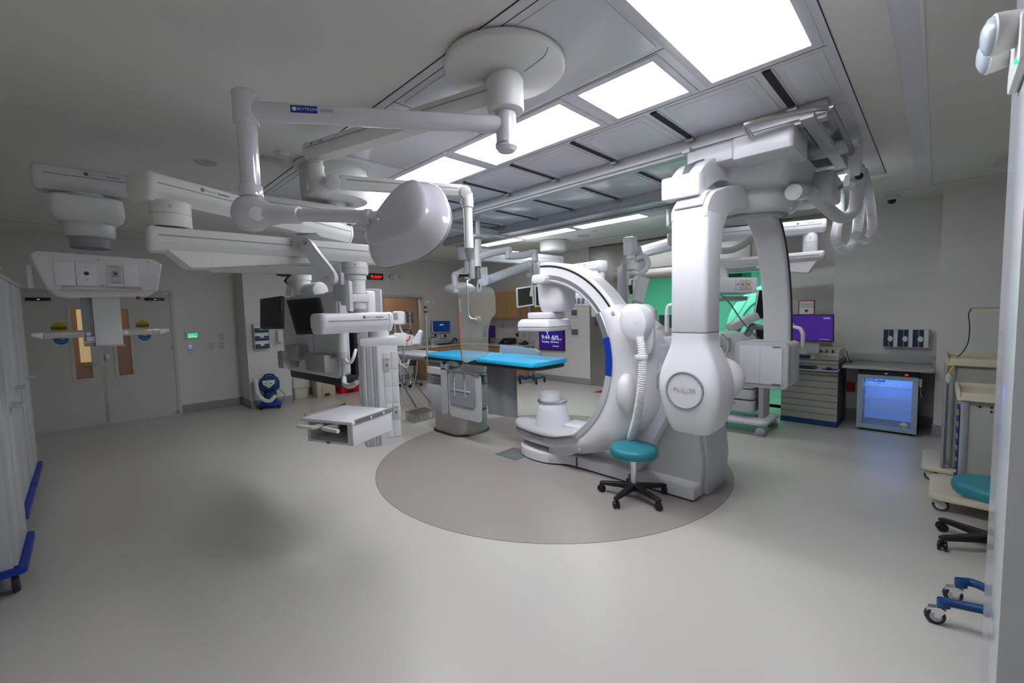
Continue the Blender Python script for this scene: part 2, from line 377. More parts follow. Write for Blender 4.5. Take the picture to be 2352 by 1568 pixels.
# ---------------------------------------------------------------- double door
def sticker(t, x, z, name, m1, lines, r=.085, m2='black'):
    s_ = MB(); s_.cyl((x, YL-.001, z), (x, YL-.004, z), r, n=36); st = s_.build(name, m1, t)
    if m1 == 'yellow': MB().box((x-r*.97, YL-.0055, z-.03), (x+r*.97, YL-.004, z+.012)).build('band', 'black', st)
    b = MB(); 
    for txt, dz, sz, mm in lines:
        if mm == 'black': b.text(txt, (x, YL-.006, z+dz), (1, 0, 0), (0, 0, 1), sz)
    b.build('lettering', 'black', st) if m1 == 'yellow' else b.b.free()
    if m1 == 'yellow': MB().text('CAUTION', (x, YL-.0065, z-.009), (1, 0, 0), (0, 0, 1), .036).build('caution_word', 'yellow', st)
    if m1 == 'bluep':
        MB().text('AUTOMATIC', (x, YL-.006, z-.045), (1, 0, 0), (0, 0, 1), .018).ball((x, YL-.004, z+.045), .012, (1, .2, 1)).box((x-.008, YL-.006, z-.01), (x+.008, YL-.003, z+.03)).box((x-.008, YL-.006, z-.01), (x+.03, YL-.003, z-.002)).build('symbol', 'paper', st)
def leaf(name, x0, x1, wx0, wx1, sx, lab):
    t = bpy.data.objects.new(name, None); COL.objects.link(t); t.location = (x0, YL, 0); t['kind'] = 'structure'; INV[t.name] = Matrix.Translation((-x0, -YL, 0))
    b = MB(); z0, z1 = .69+.08, 1.86
    b.box((x0, YL, .015), (wx0, YL+.045, DH)); b.box((wx1, YL, .015), (x1, YL+.045, DH)); b.box((wx0, YL, .015), (wx1, YL+.045, z0)); b.box((wx0, YL, z1), (wx1, YL+.045, DH))
    b.build('door_panel', 'door', t)
    b = MB()
    for lo, hi in (((wx0-.05, z0-.05), (wx1+.05, z0)), ((wx0-.05, z1), (wx1+.05, z1+.05)), ((wx0-.05, z0), (wx0, z1)), ((wx1, z0), (wx1+.05, z1))): b.box((lo[0], YL-.006, lo[1]), (hi[0], YL+.05, hi[1]), .002)
    b.build('window_frame', 'door', t); MB().box((wx0, YL+.02, z0), (wx1, YL+.026, z1)).build('window_pane', 'glass', t)
    sticker(t, sx, 1.585, 'caution_sticker', 'yellow', [('AUTOMATIC', .035, .022, 'black'), ('DOOR', -.052, .022, 'black')]); sticker(t, sx+.015, 1.41, 'blue_sticker', 'bluep', [])
    return t
XM = PY(257, 969, YL).x-.02
dl = leaf('door_1', DX0, XM-.001, XM-.33, XM-.15, XM-.47, '')
dr = leaf('door_2', XM+.001, DX1, XM+.16, XM+.33, XM+.50, '')
MB().cyl((XM-.08, YL, 1.0), (XM-.08, YL-.05, 1.0), .018).tube([(XM-.08, YL-.05, 1.0), (XM-.16, YL-.055, .995), (XM-.22, YL-.05, .99)], .010).cyl((XM-.08, YL, 1.0), (XM-.08, YL-.012, 1.0), .03).build('door_handle', 'alu', dl)
MB().box((XM-.035, YL-.004, .03), (XM-.005, YL-.0, .95)).build('edge_guard', 'steel', dl)
MB().box((XM+.005, YL-.02, 1.02), (XM+.055, YL, 1.12), .003).build('latch_box', 'steel', dr)
for z in (.03, 1.17, 2.11): MB().cyl((DX1-.005, YL-.02, z-.02), (DX1-.005, YL-.02, z+.04), .014).box((DX1-.05, YL-.02, z), (DX1, YL, z+.02)).build('hinge', 'steel', dr)
b = MB(); b.box((DX0-.05, YL-.012, 0), (DX0, YL+.15, DH+.05), .002); b.box((DX1, YL-.012, 0), (DX1+.05, YL+.15, DH+.05), .002); b.box((DX0, YL-.012, DH+.005), (DX1, YL+.15, DH+.05), .002); struct('trim_7', b, 'door')
b = MB(); b.box((DX0, YL-.02, 0), (DX1, YL+.05, .015)); struct('trim_8', b, 'metald')
for px, l in ((88, 'black door sensor bar with green light, left one above the double door'), (355, 'black door sensor bar with green light, right one above the double door')):
    p = PY(px, 687, YL); t = T('door_sensor', l, 'sensor', p)
    MB().box((p.x-.13, YL-.045, p.z-.022), (p.x+.13, YL, p.z+.022), .008).build('housing', 'black', t); MB().box((p.x-.01, YL-.048, p.z-.008), (p.x+.012, YL-.044, p.z), .001).build('indicator', 'ledg', t)
# corridor behind the door
b = MB(); b.box((-1.6, YL+2.0, 0), (2.2, YL+2.1, HC)); b.box((-1.7, YL+.16, 0), (-1.6, YL+2.1, HC)); b.box((2.2, YL+.16, 0), (2.3, YL+2.1, HC)); b.box((-1.6, YL+.16, HC), (2.2, YL+2.1, HC+.1)); b.box((-1.6, YL+.16, -.1), (2.2, YL+2.1, 0)); struct('wall_corridor', b, 'woodo')
p = PY(198, 780, YL+1.9)
MB().box((p.x-.10, YL+1.93, .9), (p.x+.12, YL+2.0, 1.95)).build('window_3', mat('lit_corridor_window', (.8, .7, .5), .5, emit=(1, .72, .32), es=.35))['kind'] = 'structure'
# wall controls
p = PY(442, 770, YL); t = T('wall_panel', 'white wall control panel with green touch screen', 'control panel', p)
MB().box((p.x-.11, YL-.02, p.z-.065), (p.x+.11, YL, p.z+.065), .006).build('housing', 'offw', t); MB().box((p.x-.072, YL-.022, p.z-.04), (p.x+.072, YL-.019, p.z+.04)).build('screen', 'scrg', t)
MB().text('OR READY', (p.x, YL-.0235, p.z+.005), (1, 0, 0), (0, 0, 1), .025).box((p.x-.055, YL-.024, p.z-.032), (p.x-.02, YL-.022, p.z-.02)).box((p.x-.012, YL-.024, p.z-.032), (p.x+.02, YL-.022, p.z-.02)).box((p.x+.028, YL-.024, p.z-.032), (p.x+.06, YL-.022, p.z-.02)).build('screen_icons', 'scrw', t) if 0 else MB().box((p.x-.06, YL-.024, p.z-.034), (p.x-.022, YL-.022, p.z-.02)).box((p.x-.016, YL-.024, p.z-.034), (p.x+.018, YL-.022, p.z-.02)).box((p.x+.024, YL-.024, p.z-.034), (p.x+.06, YL-.022, p.z-.02)).box((p.x-.06, YL-.024, p.z-.002), (p.x+.02, YL-.022, p.z+.004)).build('screen_icons', 'scrw', t)
p = PY(437, 799, YL); t = T('wall_switch', 'steel wall switch with blue lit square below the green screen', 'switch', p)
MB().box((p.x-.034, YL-.01, p.z-.05), (p.x+.034, YL, p.z+.05), .003).build('plate', 'steel', t); MB().box((p.x-.018, YL-.013, p.z-.02), (p.x+.018, YL-.009, p.z+.02)).build('button', 'ledb', t)
for px, py, l in ((486, 795, 'grey two-rocker light switch, lower left of three'), (508, 773, 'grey two-rocker light switch, topmost of three'), (509, 793, 'grey two-rocker light switch, lower right of three')):
    p = PY(px, py, YL); t = T('light_switch', l, 'switch', p)
    MB().box((p.x-.036, YL-.008, p.z-.055), (p.x+.036, YL, p.z+.055), .003).build('plate', 'lgrey', t)
    for s in (-1, 1): MB().box((p.x+s*.016-.008, YL-.012, p.z-.03), (p.x+s*.016+.008, YL-.006, p.z+.03), .002).build('rocker', 'white', t)
# glove boxes on the pier
def glovebox(t, o, ux, uz, n, w, h, n0):      # boxes along ux, printed front
    pass
t = T('glove_box_holder', 'clear holder with three glove boxes stacked on the pier by the doors', 'glove box holder', PY(598, 800, 8.88))
p0 = PY(578, 745, 8.88); p1 = PY(616, 799, 8.88)
MB().box((p0.x, 8.755, p1.z), (p0.x+.006, 8.88, p0.z)).box((p1.x-.006, 8.755, p1.z), (p1.x, 8.88, p0.z)).box((p0.x, 8.87, p1.z), (p1.x, 8.878, p0.z)).box((p0.x, 8.755, p1.z), (p1.x, 8.87, p1.z+.006)).build('holder', 'lgrey', t)
hh = (p0.z-p1.z-.01)/3; x0, x1 = p0.x+.01, p1.x-.01
for k in range(3):
    z = p1.z+.008+hh*k; g = T('glove_box', 'cardboard glove box with navy print, %s in the pier holder' % ('lowest', 'middle', 'topmost')[k], 'glove box', ((x0+x1)/2, 8.8, z), group='glove boxes on the pier')
    MB().box((x0, 8.76, z), (x1, 8.868, z+hh-.006)).build('carton', 'paper', g)
    MB().box((x0, 8.757, z), (x1, 8.76, z+hh*.55)).build('printed_band', 'navy', g); MB().box((x0+.03, 8.756, z+hh*.28), (x1, 8.7572, z+hh*.32)).build('green_stripe', 'green', g); MB().ball(((x0+x1)/2, 8.757, z+hh*.48), .035, (1, .06, .6)).build('hand_print', 'paper', g)
# ---------------------------------------------------------------- observation window
b = MB()
for x in (WX0, 5.05, WX1-.05): b.box((x-.0, YL-.02, WZ0), (x+.06, YL+.16, WZ1), .003)
b.box((WX0, YL-.02, WZ1), (WX1+.01, YL+.16, WZ1+.06), .003); b.box((WX0, YL-.03, WZ0-.05), (WX1+.01, YL+.16, WZ0), .003); wf = struct('window_1', b, 'door')
MB().box((WX0, YL+.07, WZ0), (WX1, YL+.078, WZ1)).build('pane', 'glass', wf)
b = MB(); b.box((2.4, YL+2.4, 0), (8.2, YL+2.5, HC)); b.box((2.35, YL+.16, 0), (2.45, YL+2.4, HC)); b.box((8.1, YL+.16, 0), (8.2, YL+2.4, HC)); b.box((2.4, YL+.16, -.1), (8.2, YL+2.4, 0)); b.box((2.4, YL+.16, HC), (8.2, YL+2.4, HC+.1)); struct('wall_control_room', b, 'tan')
t = T('shelf_cabinet', 'brown wood wall cabinet behind the observation window', 'cabinet', (6.8, YL+2.1, 1.4))
MB().box((6.3, YL+2.0, 1.72), (7.35, YL+2.39, 2.4), .01).box((6.3, YL+2.0, 1.4), (6.36, YL+2.39, 1.72)).box((7.29, YL+2.0, 1.4), (7.35, YL+2.39, 1.72)).box((6.3, YL+2.0, 1.36), (7.35, YL+2.39, 1.4)).build('case', 'wood', t)
tag(MB().box((6.6, YL+2.0, 1.402), (7.2, YL+2.3, 1.62), .01).build('storage_box', 'blue2'), 'dark blue box on the cabinet behind the window', 'box')
t = T('hall_door', 'brown door seen at the right side of the observation window', 'door', (7.9, YL+2.38, 0)); MB().box((7.72, YL+2.33, 0.003), (8.05, YL+2.39, 2.2)).build('panel', 'wood', t)
# ================================================================ BIPLANE X-RAY SYSTEM
X3 = V((1, 0, 0)); Y3 = V((0, 1, 0)); Z3 = V((0, 0, 1))
# ---- floor mounted C-arm
t = T('floor_c_arm', 'large white floor-mounted C-arm with blue rim segment, standing on the brown floor circle', 'X-ray machine', (3.8, 2.4, 0))
ic = V((3.5, 3.10, 1.16))
def pol(x, r, a): a = math.radians(a); return V((x, ic.y+r*math.cos(a), ic.z+r*math.sin(a)))
def shr(a): return -.09*max(0, 150-a)/62
def arc(name, m, x0, x1, ra, rb, a0, a1, n=48, e=.01, par=t):
    prof = [(x0+e, ra), (x1-e, ra), (x1, ra+e), (x1, rb-e), (x1-e, rb), (x0+e, rb), (x0, rb-e), (x0, ra+e)]
    return MB().loft([[pol(x, r+shr(a0+(a1-a0)*i/n), a0+(a1-a0)*i/n) for x, r in prof] for i in range(n+1)]).build(name, m, par)
ca = arc('c_arc', 'white', 3.5, 3.76, .885, 1.10, 93, 262, e=.02)
arc('arc_track', 'alu', 3.490, 3.51, .925, .965, 93.5, 262, e=.004, par=ca)
arc('arc_belt', 'black', 3.493, 3.51, 1.048, 1.066, 94, 236, e=.002, par=ca)
MB().box((3.49, ic.y-.06, ic.z+.80), (3.77, ic.y-.035, ic.z+1.02), .01).build('arc_end_cap', 'alu', ca)
# sleeve that carries the arc
def lerp_(f, T_):
    for (a, va), (b, vb) in zip(T_, T_[1:]):
        if f <= b: k = (f-a)/(b-a); k = k*k*(3-2*k)*.5+k*.5; return va+(vb-va)*k
    return T_[-1][1]
sl = MB(); n = 40
rings = []
for i in range(n+1):
    f = i/n; a = 151+(243-151)*f
    ro = lerp_(f, ((0, 1.13), (.06, 1.20), (.2, 1.36), (.5, 1.42), (.68, 1.34), (.82, 1.22), (.95, 1.15), (1, 1.11)))
    rings.append([pol(x, r, a) for x, r in ((3.45, .965), (3.43, .985), (3.43, ro-.10), (3.50, ro-.02), (3.62, ro), (3.85, ro), (3.95, ro-.05), (3.95, .95), (3.6, .94))])
sl.loft(rings); slo = sl.build('arc_sleeve', 'white', t, smooth=50)
arc('sleeve_rim', 'alu', 3.422, 3.46, .915, .982, 151, 165.5, e=.006, par=slo)
arc('sleeve_rim_blue', 'blue', 3.418, 3.46, .915, .983, 165.7, 187, e=.006, par=slo)
arc('sleeve_rim', 'lgrey', 3.422, 3.46, .915, .982, 187.2, 243, e=.006, par=slo)
for a, r in ((155, 1.10), (236, 1.08)): p = pol(3.43, r, a); MB().cyl(p, p-V((.008, 0, 0)), .018).cyl(p-V((.008, 0, 0)), p-V((.012, 0, 0)), .009).build('screw_cap', 'lgrey', slo)
# motor covers on the sleeve
mcp = PX(1466, 742, 3.40)
MB().prism([(q_.x, q_.y) for q_ in catmull([V((-.12, .14, 0)), V((0, .17, 0)), V((.13, .12, 0)), V((.16, -.02, 0)), V((.14, -.25, 0)), V((-.02, -.25, 0)), V((-.10, -.12, 0)), V((-.15, .02, 0))], 4, True)], (3.41, mcp.y+.02, mcp.z), -Y3, Z3, (.06, 0, 0), e=.01).build('cover_plate', 'white', slo, smooth=50)
MB().lathe((3.38, mcp.y-.02, mcp.z), [(.125, .02), (.125, -.07), (.115, -.105), (.09, -.12), (.0, -.125)], ax=X3, sx=1.25, hint=Z3, n=44).build('motor_cover', 'white', slo)
ccp = PX(1437, 905, 3.40); MB().ball(ccp+V((.02, 0, 0)), .10, (1.1, .95, 1.85)).build('counterweight_cover', 'white', slo)
q_ = V((3.254, mcp.y-.06, mcp.z+.01)); MB().cyl(q_, q_+V((.01, 0, 0)), .012).build('cap_screw', 'offw', slo)
# hose from motor cover to plinth
hp = [PX(1468, 772, 3.30), PX(1474, 800, 3.26), PX(1476, 840, 3.24), PX(1472, 900, 3.25), PX(1462, 960, 3.36), PX(1446, 1015, 3.52), PX(1438, 1050, 3.62)]
MB().hose(hp, .036, pitch=.018, amp=.15).build('cable_hose', 'hose', t)
hb = MB().loft([[hp[0]+V((.10, .10, .10))+V((0, y, z)) for y, z in rrect(.16, .14, .03)], [hp[0]+V((.02, .02, .03))+V((0, y, z)) for y, z in rrect(.12, .12, .04)], [hp[0]+V((-.02, -.005, -.01))+V((0, y, z)) for y, z in rrect(.10, .09, .045)]]).build('hose_bracket', 'white', t)
q = PX(1474, 820, 3.25); MB().cyl(q+V((0, 0, .02)), q-V((0, 0, .02)), .052, e=.008).box((q.x, q.y+.03, q.z-.015), (q.x+.15, q.y+.07, q.z+.015), .005).build('hose_clamp', 'white', t)
hp2 = [PX(1497, 715, 3.9), PX(1502, 745, 3.9), PX(1508, 790, 3.9)]
MB().hose(hp2, .05, pitch=.014, amp=.14).build('cable_hose', 'lgrey', t)
MB().tube([PX(1470, 712, 3.85), PX(1488, 712, 3.87), PX(1497, 728, 3.9), PX(1498, 738, 3.9)], .055).build('hose_elbow', 'white', t)
# neck, L-arm and stand
MB().lathe((3.80, 1.78, 1.16), [(.28, .34), (.28, .12), (.30, .06), (.34, .02)], ax=Y3).build('neck', 'white', t)
la_ = [PX(x, y, 3.60) for x, y in ((1508, 790), (1502, 797), (1496, 840), (1492, 890), (1487, 930), (1476, 975), (1462, 1018), (1452, 1060), (1462, 1085), (1482, 1062), (1500, 1018), (1520, 985), (1541, 945), (1562, 900), (1572, 840), (1568, 792), (1530, 787))]
sh = MB(); sh.prism([(p.y, p.z) for p in la_], (3.71, 0, 0), Y3, Z3, (.22, 0, 0), e=.025)
sh.build('l_arm', 'white', t, smooth=40)
hd = MB(); hq = PX(1512, 850, 3.55); 
hd.tube([PX(1516, 832, 3.56), PX(1516, 846, 3.55), PX(1508, 858, 3.53), PX(1506, 866, 3.53)], .012).build('handle_bracket', 'white', t)
MB().tube([PX(1507, 862, 3.53), PX(1507, 892, 3.53)], .017, smooth=0).build('handle_grip', 'lgrey', t)
st = MB(); st.prism([(1.42, 0), (1.40, .30), (1.44, .62), (1.50, .95), (1.52, 1.40), (1.78, 1.40), (1.78, 1.05), (1.80, .80), (1.90, .48), (2.03, .18), (2.06, 0)], (4.0, 0, 0), Y3, Z3, (.56, 0, 0), e=.012)
st.build('stand', 'stand', t, smooth=40)
b = MB(); b.prism([(1.385, 0), (1.365, .30), (1.40, .62), (1.46, .95), (1.5, .95), (1.5, 0)], (4.02, 0, 0), Y3, Z3, (.50, 0, 0), e=.02); b.build('stand_edge_cover', 'stand', t)
# plinth on the floor
pl = MB()
outl = catmull([V((3.57, 1.42, 0)), V((3.57, 2.0, 0)), V((3.57, 2.60, 0)), V((3.55, 2.78, 0)), V((3.45, 2.95, 0)), V((3.44, 3.22, 0)), V((3.56, 3.44, 0)), V((3.80, 3.50, 0)), V((4.02, 3.40, 0)), V((4.12, 3.15, 0)), V((4.1, 2.9, 0)), V((4.0, 2.7, 0)), V((3.97, 2.4, 0)), V((3.97, 1.9, 0)), V((3.97, 1.42, 0))], 4)
cen = V((3.77, 2.5, 0))
def off(P, d): return [p+(cen-p).normalized()*d for p in P]
pl.loft([[p+V((0, 0, z)) for p in off(outl, d)] for z, d in ((.014, .02), (.016, 0), (.10, 0), (.115, .006), (.122, .02))]); plo = pl.build('plinth', 'white', t, smooth=50)
MB().loft([[p+V((0, 0, z)) for p in off(outl, .01)] for z in (.001, .015)]).build('plinth_foot', 'black', plo)
MB().box((3.55, 2.63, .012), (3.573, 2.636, .12)).build('panel_joint', 'dgrey', plo)
# lower carriage with the tube
nose = [V((x, y, 0)) for x, y in ((3.46, 2.45), (3.42, 2.9), (3.44, 3.2), (3.52, 3.46), (3.68, 3.62), (3.84, 3.58), (3.97, 3.4), (4.02, 3.15), (4.0, 2.8), (3.98, 2.45))]
nose = catmull(nose, 4, True); cen = V((3.74, 3.0, 0))
def up_(p): return .015+.11*max(0, (2.85-p.y))/.4      # sweeps upward towards the sleeve
def nring(z, d): return [p+V((0, 0, z+(up_(p) if z < .33 else up_(p)*.35))) for p in off(nose, d)]
MB().loft([nring(z, d) for z, d in ((.15, .10), (.19, .03), (.225, .01))]).build('tube_tray', 'white', t, smooth=50)
MB().loft([nring(z, d) for z, d in ((.225, .012), (.24, .0), (.30, .015), (.305, .02))]).build('silver_band', 'alu', t, smooth=50)
MB().loft([nring(z, d) for z, d in ((.305, .0), (.315, -.003), (.35, .012), (.36, .03), (.37, .2))]).build('tube_cover', 'lgrey', t, smooth=50)
MB().lathe((3.72, 3.08, 0), [(.20, .36), (.195, .40), (.175, .55), (.155, .625), (.15, .63)], n=48).build('tube_housing', 'white', t)
MB().lathe((3.72, 3.08, 0), [(.165, .628), (.170, .635), (.168, .648), (.155, .652)], n=48).build('collar_ring', 'alu', t)
MB().lathe((3.70, 3.10, 0), [(.118, .65), (.118, .735), (.110, .737), (.106, .70), (.02, .70)], n=48).build('collimator', 'white', t)
b = MB(); b.box((3.66, 2.40, .38), (3.93, 2.92, .405), .012); b.build('tube_back_cover', 'white', t)
# detector on the upper end
MB().rbox((3.69, 3.15, 1.462), (.44, .46, .045), .04, e=.006).build('detector', 'lgrey', t)
MB().loft([[V((3.69, 3.15, z))+V((x, y, 0)) for x, y in rrect(w, l, .045)] for z, w, l in ((1.485, .44, .46), (1.49, .45, .47), (1.54, .44, .455), (1.565, .40, .41), (1.572, .37, .38))]).build('detector_cover', 'white', t, smooth=50)
MB().rbox((3.70, 3.13, 1.61), (.33, .36, .07), .08, e=.02).build('detector_swivel', 'white', t)
dh = MB(); dh.loft([[V((3.72, 2.99, z))+V((x, y, 0)) for x, y in rrect(w, l, .055)] for z, w, l in ((1.645, .22, .26), (1.66, .25, .30), (1.75, .29, .34), (1.95, .30, .36), (2.05, .30, .36), (2.07, .27, .33))]); dh.build('detector_housing', 'white', t, smooth=50)
MB().rbox((3.53, 3.01, 2.0), (.20, .20, .10), .048, ax='x', e=.02).build('detector_bumper', 'white', t)
# ---- lateral gantry on the ceiling
t = T('lateral_gantry', 'white ceiling-hung C-arm with tall column and round maker badge, stool standing before it', 'X-ray machine', (4.0, 1.2, HC))
GY = 1.25
MB().rbox((3.17, 1.255, 1.90), (.27, .26, .84), .035, e=.008).build('column', 'white', t)
b = MB()
kz = ((1.475, .275, .265, 0), (1.40, .28, .27, 0), (1.30, .315, .34, -.002), (1.20, .36, .41, -.003), (1.08, .40, .435, -.01), (.95, .395, .40, -.02), (.85, .37, .345, -.02), (.785, .34, .29, -.02), (.757, .30, .24, -.02), (.75, .22, .17, -.02))
k1 = catmull([V(k[1:]) for k in kz], 4); k2 = catmull([V((k[0], 0, 0)) for k in kz], 4)
b.loft([[V((3.17, 1.255+q.z, zz.x))+V((x*q.x, y*q.y, 0)) for x, y in rrect(1, 1, .17, 8)] for q, zz in zip(k1, k2)])
tc = b.build('tube_casing', 'white', t, smooth=50)
MB().loft([[V((3.17, 1.255, z))+V((x, y, 0)) for x, y in rrect(.268, .258, .035)] for z in (1.474, 1.482)]).build('casing_joint', 'dgrey', tc)
rc = V((2.968, 1.25, 1.075))
MB().tube([rc+V((0, .128*math.cos(a*math.pi/18), .128*math.sin(a*math.pi/18))) for a in range(36)], .009, closed=True, smooth=1).build('badge_ring', 'grey', tc)
MB().cyl(rc+V((.03, 0, 0)), rc-V((.002, 0, 0)), .124, n=48).build('badge_disc', 'white', tc)
MB().text('PHILIPS', rc-V((.004, 0, 0)), -Y3, Z3, .05, ext=.001).build('maker_name', 'lgrey', tc)
MB().ball((3.50, 1.17, 1.10), .155, (.9, 1, 1.05)).build('collimator_dome', 'white', t)
MB().tube([PX(1549, 700, 3.3)+V((0, -.02, 0)), PX(1536, 702, 3.3), PX(1532, 718, 3.3), PX(1532, 726, 3.3)], .014).build('handle_bracket', 'white', t)
MB().tube([PX(1532, 722, 3.3), PX(1532, 762, 3.3)], .018, smooth=0).build('handle_grip', 'lgrey', t)
# sloped column head and arm to the hub
MB().prism([(3.036, 2.28), (3.036, 2.34), (3.10, 2.42), (3.18, 2.47), (3.40, 2.54), (3.70, 2.61), (3.98, 2.64), (3.98, 2.46), (3.64, 2.42), (3.46, 2.35), (3.34, 2.22), (3.305, 2.05), (3.26, 2.05)], (0, 1.255, 0), X3, Z3, (0, .255, 0), e=.01).build('upper_arm', 'white', t, smooth=40)
MB().prism([(3.035, 2.352), (3.10, 2.432), (3.17, 2.475), (3.165, 2.483), (3.09, 2.44), (3.027, 2.36)], (0, 1.255, 0), X3, Z3, (0, .20, 0)).build('head_cover', 'white', t)
b = MB(); oct_ = [(math.cos(math.radians(a)), math.sin(math.radians(a))) for a in (0, 20, 40, 60, 90, 120, 150, 180, 210, 225, 250, 270, 300, 330)]
hc = V((4.30, 1.17, 0))
b.loft([[hc+V((x*r*1.12, y*r, z)) for x, y in oct_] for z, r in ((2.44, .24), (2.47, .30), (2.56, .36), (2.62, .365), (2.72, .365), (2.745, .34))]); hb = b.build('rotation_hub', 'white', t, smooth=32)
MB().loft([[hc+V((x*r*1.12, y*r, 2.632)) for x, y in oct_] for r in (.2, .3665)] + [[hc+V((x*r*1.12, y*r, 2.626)) for x, y in oct_] for r in (.3665, .2)]).build('hub_joint', 'grey', hb)
MB().lathe(hc+V((0, .03, 2.43)), [(.27, .03), (.275, .005), (.265, 0), (.24, .004), (.23, .006)], n=48).build('hub_ring', 'grey', hb)
MB().cyl(hc+V((0, .03, 2.45)), hc+V((0, .03, 2.432)), .235, n=48).build('hub_plate', 'lgrey', hb)
# back leg with detector
path = [(4.25, 2.50), (4.50, 2.42), (4.72, 2.22), (4.88, 1.95), (4.98, 1.65), (5.02, 1.3), (5.02, 1.2)]
pp = catmull([V((x, 0, z)) for x, z in path], 6); rings = []
for i, p in enumerate(pp):
    tg = (pp[min(i+1, len(pp)-1)]-pp[max(i-1, 0)]).normalized(); nn = V((-tg.z, 0, tg.x))
    rings.append([p+nn*a+V((0, 1.15+c, 0)) for c, a in rrect(.24, .13, .03)])
lg = MB().loft(rings).build('back_leg', 'offw', t, smooth=50)
rings = []
for i, p in enumerate(pp):
    tg = (pp[min(i+1, len(pp)-1)]-pp[max(i-1, 0)]).normalized(); nn = V((-tg.z, 0, tg.x))
    rings.append([p+nn*a+V((0, 1.026+c, 0)) for c, a in rrect(.012, .02, .003)])
MB().loft(rings).build('leg_belt', 'black', lg)
db = MB().rbox((4.92, 1.205, 1.08), (.40, .46, .44), .05, ax='x', e=.02).build('detector_housing', 'offw', t)
MB().rbox((4.69, 1.205, 1.08), (.12, .47, .45), .05, ax='x', e=.015).build('detector_bezel', 'lgrey', t)
MB().rbox((4.626, 1.205, 1.085), (.02, .37, .37), .012, ax='x', e=.003).build('detector_face', 'white', t)
MB().box((4.6135, 1.203, .90), (4.618, 1.206, 1.27)).build('face_line', 'lgrey', t)
for z in (1.262, .906): MB().box((4.612, 1.03, z-.006), (4.617, 1.10, z+.006)).build('face_marking', 'dgrey', t)
MB().tube([(5.03, 1.03, 1.47), (5.03, 1.02, 1.44), (5.03, .96, 1.42), (5.03, .935, 1.36)], .018).build('handle_bracket', 'white', t)
MB().cyl((5.03, .935, 1.38), (5.03, .935, 1.23), .019, e=.004).build('handle_grip', 'lgrey', t)
# curved counter arm with box end
oc = catmull([V((3.08, 0, 2.53)), V((3.14, 0, 2.62)), V((3.30, 0, 2.73)), V((3.55, 0, 2.80)), V((3.9, 0, 2.82))], 5); ic_ = catmull([V((3.9, 0, 2.66)), V((3.6, 0, 2.64)), V((3.40, 0, 2.58)), V((3.20, 0, 2.48)), V((3.14, 0, 2.44))], 5)
MB().prism([(p.x, p.z) for p in oc+ic_], (0, 1.32, 0), X3, Z3, (0, .22, 0), e=.01).build('curved_arm', 'white', t, smooth=30)
MB().prism([(p.x, p.z) for p in [V((3.13, 0, 2.61))]+oc[6:]+[V((3.9, 0, 2.826)), V((3.5, 0, 2.815)), V((3.2, 0, 2.70))]], (0, 1.32, 0), X3, Z3, (0, .05, 0)).build('arm_strip', 'dgrey', t)
MB().rbox((3.10, 1.32, 2.515), (.12, .27, .155), .015, ax='x', e=.008).build('arm_end_box', 'white', t)
# carriage under the rails
cr = MB(); cr.rbox((3.62, 1.26, 2.80), (.40, .34, .13), .02, ax='z', e=.015); cr.rbox((3.62, .90, 2.79), (.46, .38, .16), .03, ax='z', e=.02)
cr.build('carriage_cover', 'white', t)
b = MB(); b.loft([[V((4.1, 1.08, z))+V((x, y, 0)) for x, y in rrect(w, l, .05)] for z, w, l in ((2.60, .62, .45), (2.68, .85, .55), (2.82, .95, .62), (2.84, .9, .58))]); b.build('swivel_housing', 'white', t, smooth=50)
MB().rbox((4.75, .82, 2.68), (.42, .34, .24), .05, ax='z', e=.03).build('motor_box', 'white', t)
MB().box((3.40, .60, 2.86), (4.86, .68, 2.90), .005).box((3.40, 1.40, 2.86), (4.86, 1.46, 2.90), .005).box((4.15, .45, 2.855), (4.40, 1.5, 2.90), .01).build('carriage_frame', 'metald', t)
MB().tube([(3.36, .95, 2.82), (3.22, .95, 2.86), (3.20, .90, 2.865), (3.27, .62, 2.865), (3.33, .52, 2.865), (3.42, .50, 2.865), (4.25, .51, 2.85), (4.40, .53, 2.82)], .017, smooth=4).build('hose_rail', 'steel', t)
MB().tube([(4.9, .75, 2.66), (4.75, .62, 2.68), (4.5, .56, 2.70)], .014).build('hose_rail', 'steel', t)
MB().box((4.36, .46, 2.66), (4.46, .54, 2.86), .008).box((4.50, .50, 2.60), (4.58, .56, 2.72), .006).build('hose_hanger', 'white', t)
MB().ball((4.40, .47, 2.66), .028).build('hanger_knob', 'black', t)
P1 = [(4.50, .84, 2.60), (4.55, .77, 2.59), (4.60, .70, 2.52), (4.55, .62, 2.42), (4.50, .56, 2.40), (4.47, .51, 2.47), (4.45, .50, 2.58), (4.44, .50, 2.70)]
MB().hose([PY(1850, 441, .80), PY(1868, 447, .79), PY(1900, 478, .76), PY(1933, 500, .70), PY(1960, 485, .63), PY(1968, 445, .57), PY(1968, 395, .52)], .055, pitch=.021, amp=.17).build('cable_hose', 'hose', t)
MB().cyl(PY(1822, 441, .82), PY(1848, 441, .80), .062, e=.006).build('hose_collar', 'white', t)
MB().hose([PY(1905, 420, .86), PY(1925, 432, .84), PY(1928, 490, .80), PY(1920, 545, .76), PY(1938, 575, .70), PY(1962, 555, .64), PY(1972, 500, .60), PY(1975, 430, .55), PY(1972, 385, .53)], .046, pitch=.02, amp=.16).build('cable_hose', 'hoset', t)
MB().hose([PY(1980, 395, .50), PY(1996, 450, .50), PY(2003, 520, .50), PY(1990, 552, .53), PY(1965, 540, .58)], .040, pitch=.02, amp=.16).build('cable_hose', 'hoset', t)
q = PY(1945, 405, .5); MB().box((q.x-.01, q.y-.02, q.z-.07), (q.x+.01, q.y+.02, q.z+.05), .005).build('tag_bag', 'bag', t)
